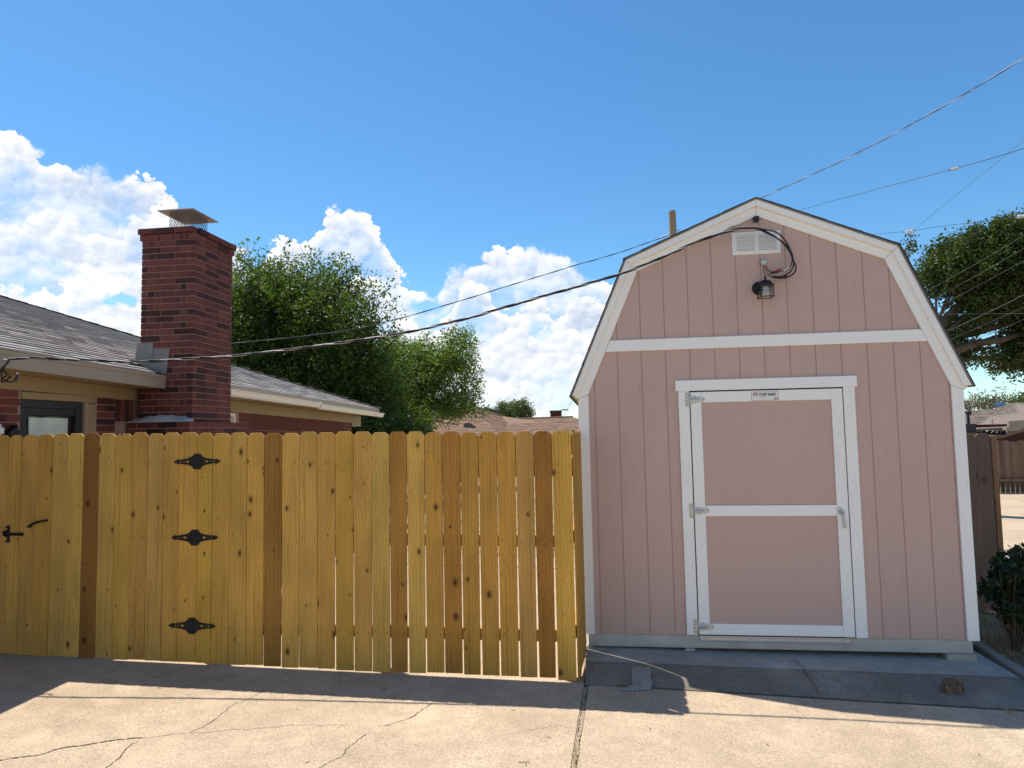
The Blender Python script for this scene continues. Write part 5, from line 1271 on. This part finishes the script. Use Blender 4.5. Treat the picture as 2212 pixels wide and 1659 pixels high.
# twisted cable over the shed by way of the pole
A = dep(1455, 505, 13.9); B = dep(470, 746, 9.4)
cable('overhead_cable', 'thin twisted overhead cable running left from the pole across the trees', vplane([(1442, 509), (1330, 548), (1240, 574), (1100, 617), (1000, 648), (860, 689), (760, 712), (640, 728), (500, 742), (450, 748)], B, A), ((.0062, .005, 'rubber'), (.0045, .005, 'greywire')), 1.1, 14)
A2 = dep(1470, 500, 13.9); B2 = dep(2260, 92, 7.2)
cable('overhead_cable', 'twisted overhead cable climbing from the pole over the shed ridge to the upper right', vplane([(1465, 502), (1530, 476), (1610, 442), (1700, 402), (1800, 356), (1900, 306), (2000, 251), (2100, 194), (2212, 125), (2290, 74)], A2, B2), ((.0046, .005, 'rubber'), (.0034, .0055, 'barewire')), 1.25, 18)
def wire(label, px, D0, D1, r=.004, mt='rubber'):
    A = dep(*px[0], D0); B = dep(*px[-1], D1); P = smooth(vplane(px, A, B), 4); return setp(MB().tube(P, r * .78, 6).build('overhead_wire', M[mt], smooth=True), label, 'wire', 'overhead wires above and behind the shed')
cw3 = lambda x, y: ((2200 + x * .37366) / 1.3562, (100 + y * .37366) / 1.3562)
wire('overhead wire rising right from behind the shed ridge to a small insulator', [cw3(300, 1405), cw3(370, 1382), cw3(800, 1265), cw3(1200, 1160), cw3(1570, 1062)], 13, 9, .0045)
wire('thicker overhead wire from the insulator to the right edge of the photo', [cw3(1640, 1042), cw3(1900, 970), cw3(2141, 895), cw3(2400, 812)], 8.9, 7.6, .0055)
wire('low overhead wire from behind the right roof slope to a strain insulator', [cw3(900, 1575), cw3(960, 1568), cw3(1200, 1550)], 13, 11.6, .005)
wire('overhead wire between the strain insulator and the right edge above the big tree', [cw3(1275, 1540), cw3(1500, 1505), cw3(1800, 1470), cw3(2095, 1432), cw3(2300, 1405)], 11.5, 9, .005)
wire('fine steep wire crossing the overhead wires at upper right', [cw3(1100, 1680), cw3(1165, 1630), cw3(1500, 1350), cw3(1800, 1110), cw3(2020, 930), cw3(2300, 695)], 14, 12, .0032)
def insul(label, a, b, D, r=.02):
    p, q = dep(*cw3(*a), D), dep(*cw3(*b), D); t = (q - p).normalized(); L = (q - p).length
    o = thing('wire_insulator', label, 'insulator', p.lerp(q, .5), 'insulators on the overhead wires')
    MB().tube([p + t * L * k for k in (.28, .3, .38, .4, .6, .62, .70, .72)], [r * .7, r, r, r * .75, r * .75, r, r, r * .7], 12).build('spool', M['plasticwhite'], o, smooth=False)
    MB().tube([p, p + t * L * .3 + Vector((0, 0, r * 1.1)), p + t * L * .7 + Vector((0, 0, r * 1.1)), q], .0035, 5).build('grip_wire', M['barewire'], o)
    MB().tube([p, p + t * L * .3 - Vector((0, 0, r * 1.1)), p + t * L * .7 - Vector((0, 0, r * 1.1)), q], .0035, 5).build('grip_wire', M['barewire'], o)
insul('small white insulator on the upper overhead wire', (1540, 1070), (1650, 1040), 9, .018)
insul('white strain insulator on the low overhead wire above the shed roof', (1185, 1552), (1300, 1538), 11.5, .028)
insul('white insulator on the low overhead wire at the right edge', (2060, 1437), (2170, 1422), 9.6, .022)
cR = lambda x, y: ((2600 + x * .33140) / 1.3562, (600 + y * .33154) / 1.3562)
for lab, l, r in (('topmost of the thin wires crossing the dark tree behind the shed', [(300, 795), (345, 765), (800, 512), (1207, 270), (1400, 160)], .0045), ('second thin wire from the top crossing the dark tree', [(330, 875), (375, 850), (800, 618), (1207, 385), (1400, 275)], .0045),
                  ('third thin wire from the top crossing the dark tree', [(370, 942), (415, 920), (800, 715), (1207, 495), (1400, 390)], .0045), ('thick dark wire crossing the lower half of the dark tree', [(480, 1140), (525, 1120), (860, 965), (1207, 795), (1400, 700)], .007),
                  ('thin wire just below the thick one across the dark tree', [(520, 1205), (570, 1185), (880, 1050), (1207, 905), (1400, 820)], .0035), ('lowest thin wire in front of the big limb of the dark tree', [(740, 1200), (790, 1180), (1000, 1100), (1207, 1010), (1400, 920)], .0035), ('level thin wire crossing the middle of the dark tree', [(450, 966), (510, 965), (800, 963), (1207, 960), (1400, 958)], .0025)):
    wire(lab, [cR(*q) for q in l], 12, 10, r, 'greywire')
wire('fine wire slanting down from the left eave tip of the shed', [(1236, 866), (1214, 903), (1192, 940), (1150, 1010)], 6.0, 7.5, .0018, 'rubber')

# ================================================================== SMALL DEBRIS
mb = MB(); rr = random.Random(14)
for k in range(150):
    x, y = rr.uniform(-5, 4), rr.uniform(-3.6, -.72)
    if rr.random() < .4: x, y = rr.uniform(-.4, 1.2), rr.uniform(-.95, -.68)
    z = gz(x); s_ = rr.uniform(.002, .0065)
    V = [(x + s_ * rr.uniform(.6, 1.2) * math.cos(a), y + s_ * rr.uniform(.6, 1.2) * math.sin(a), z) for a in (0, 1.26, 2.5, 3.77, 5.03)] + [(x, y, z + s_ * .7)]
    mb.add(V, [(i, (i + 1) % 5, 5) for i in range(5)])
setp(mb.build('grit', M['slab'], kind='stuff', fixn=False), 'scattered grit and small stones on the driveway', 'grit')
mb = MB()
for k in range(60):
    x, y = rr.uniform(-4.5, 3.5), rr.uniform(-3.4, -.8); z = gz(x) + .003; a = rr.uniform(0, 6.28); L = rr.uniform(.008, .03)
    d = Vector((math.cos(a), math.sin(a), 0)) * L; n = Vector((-d.y, d.x, 0)) * .14; c = Vector((x, y, z)); mb.add([c - d, c + n + Vector((0, 0, .002)), c + d, c - n], [(0, 1, 2, 3)])
setp(mb.build('leaf_litter', M['crackdirt'], kind='stuff', fixn=False), 'tiny dry leaf bits scattered on the driveway', 'litter')
def tuft(name, c, n, rx, ry, h, seed, lab):
    c = Vector(c); o = blades(name, n, lambda r_: (c.x + r_.gauss(0, rx), c.y + r_.gauss(0, ry), c.z), h * .5, h, .0022, 'straw', seed, 1.4); setp(o, lab, 'grass')
p = onz(1352, 1484, -.205); tuft('dry_tuft', (p.x, p.y, gz(p.x) + .004), 90, .035, .010, .03, 1, 'dry straw caught below the cement patch on the slab edge')
p = ongr(1243, 1640); tuft('dry_tuft', (p.x, p.y, gz(p.x)), 120, .008, .10, .022, 2, 'dry grass growing in the driveway joint at the bottom of the photo')
p = ongr(2180, 1543); tuft('dry_tuft', (p.x, p.y, gz(p.x) + .01), 80, .02, .02, .03, 3, 'dry weed at the right end of the slab foot')
# twig on the driveway at the bottom edge
p = ongr(1135, 1650); z = p.z + .004
setp(MB().tube([(p.x - .04, p.y + .01, z), (p.x, p.y, z + .006), (p.x + .022, p.y + .012, z + .004)], .0022, 5).tube([(p.x, p.y, z + .006), (p.x + .008, p.y - .03, z + .002)], .0022, 5).build('dry_twig', M['bark']), 'little forked brown twig on the concrete at the bottom edge', 'twig')
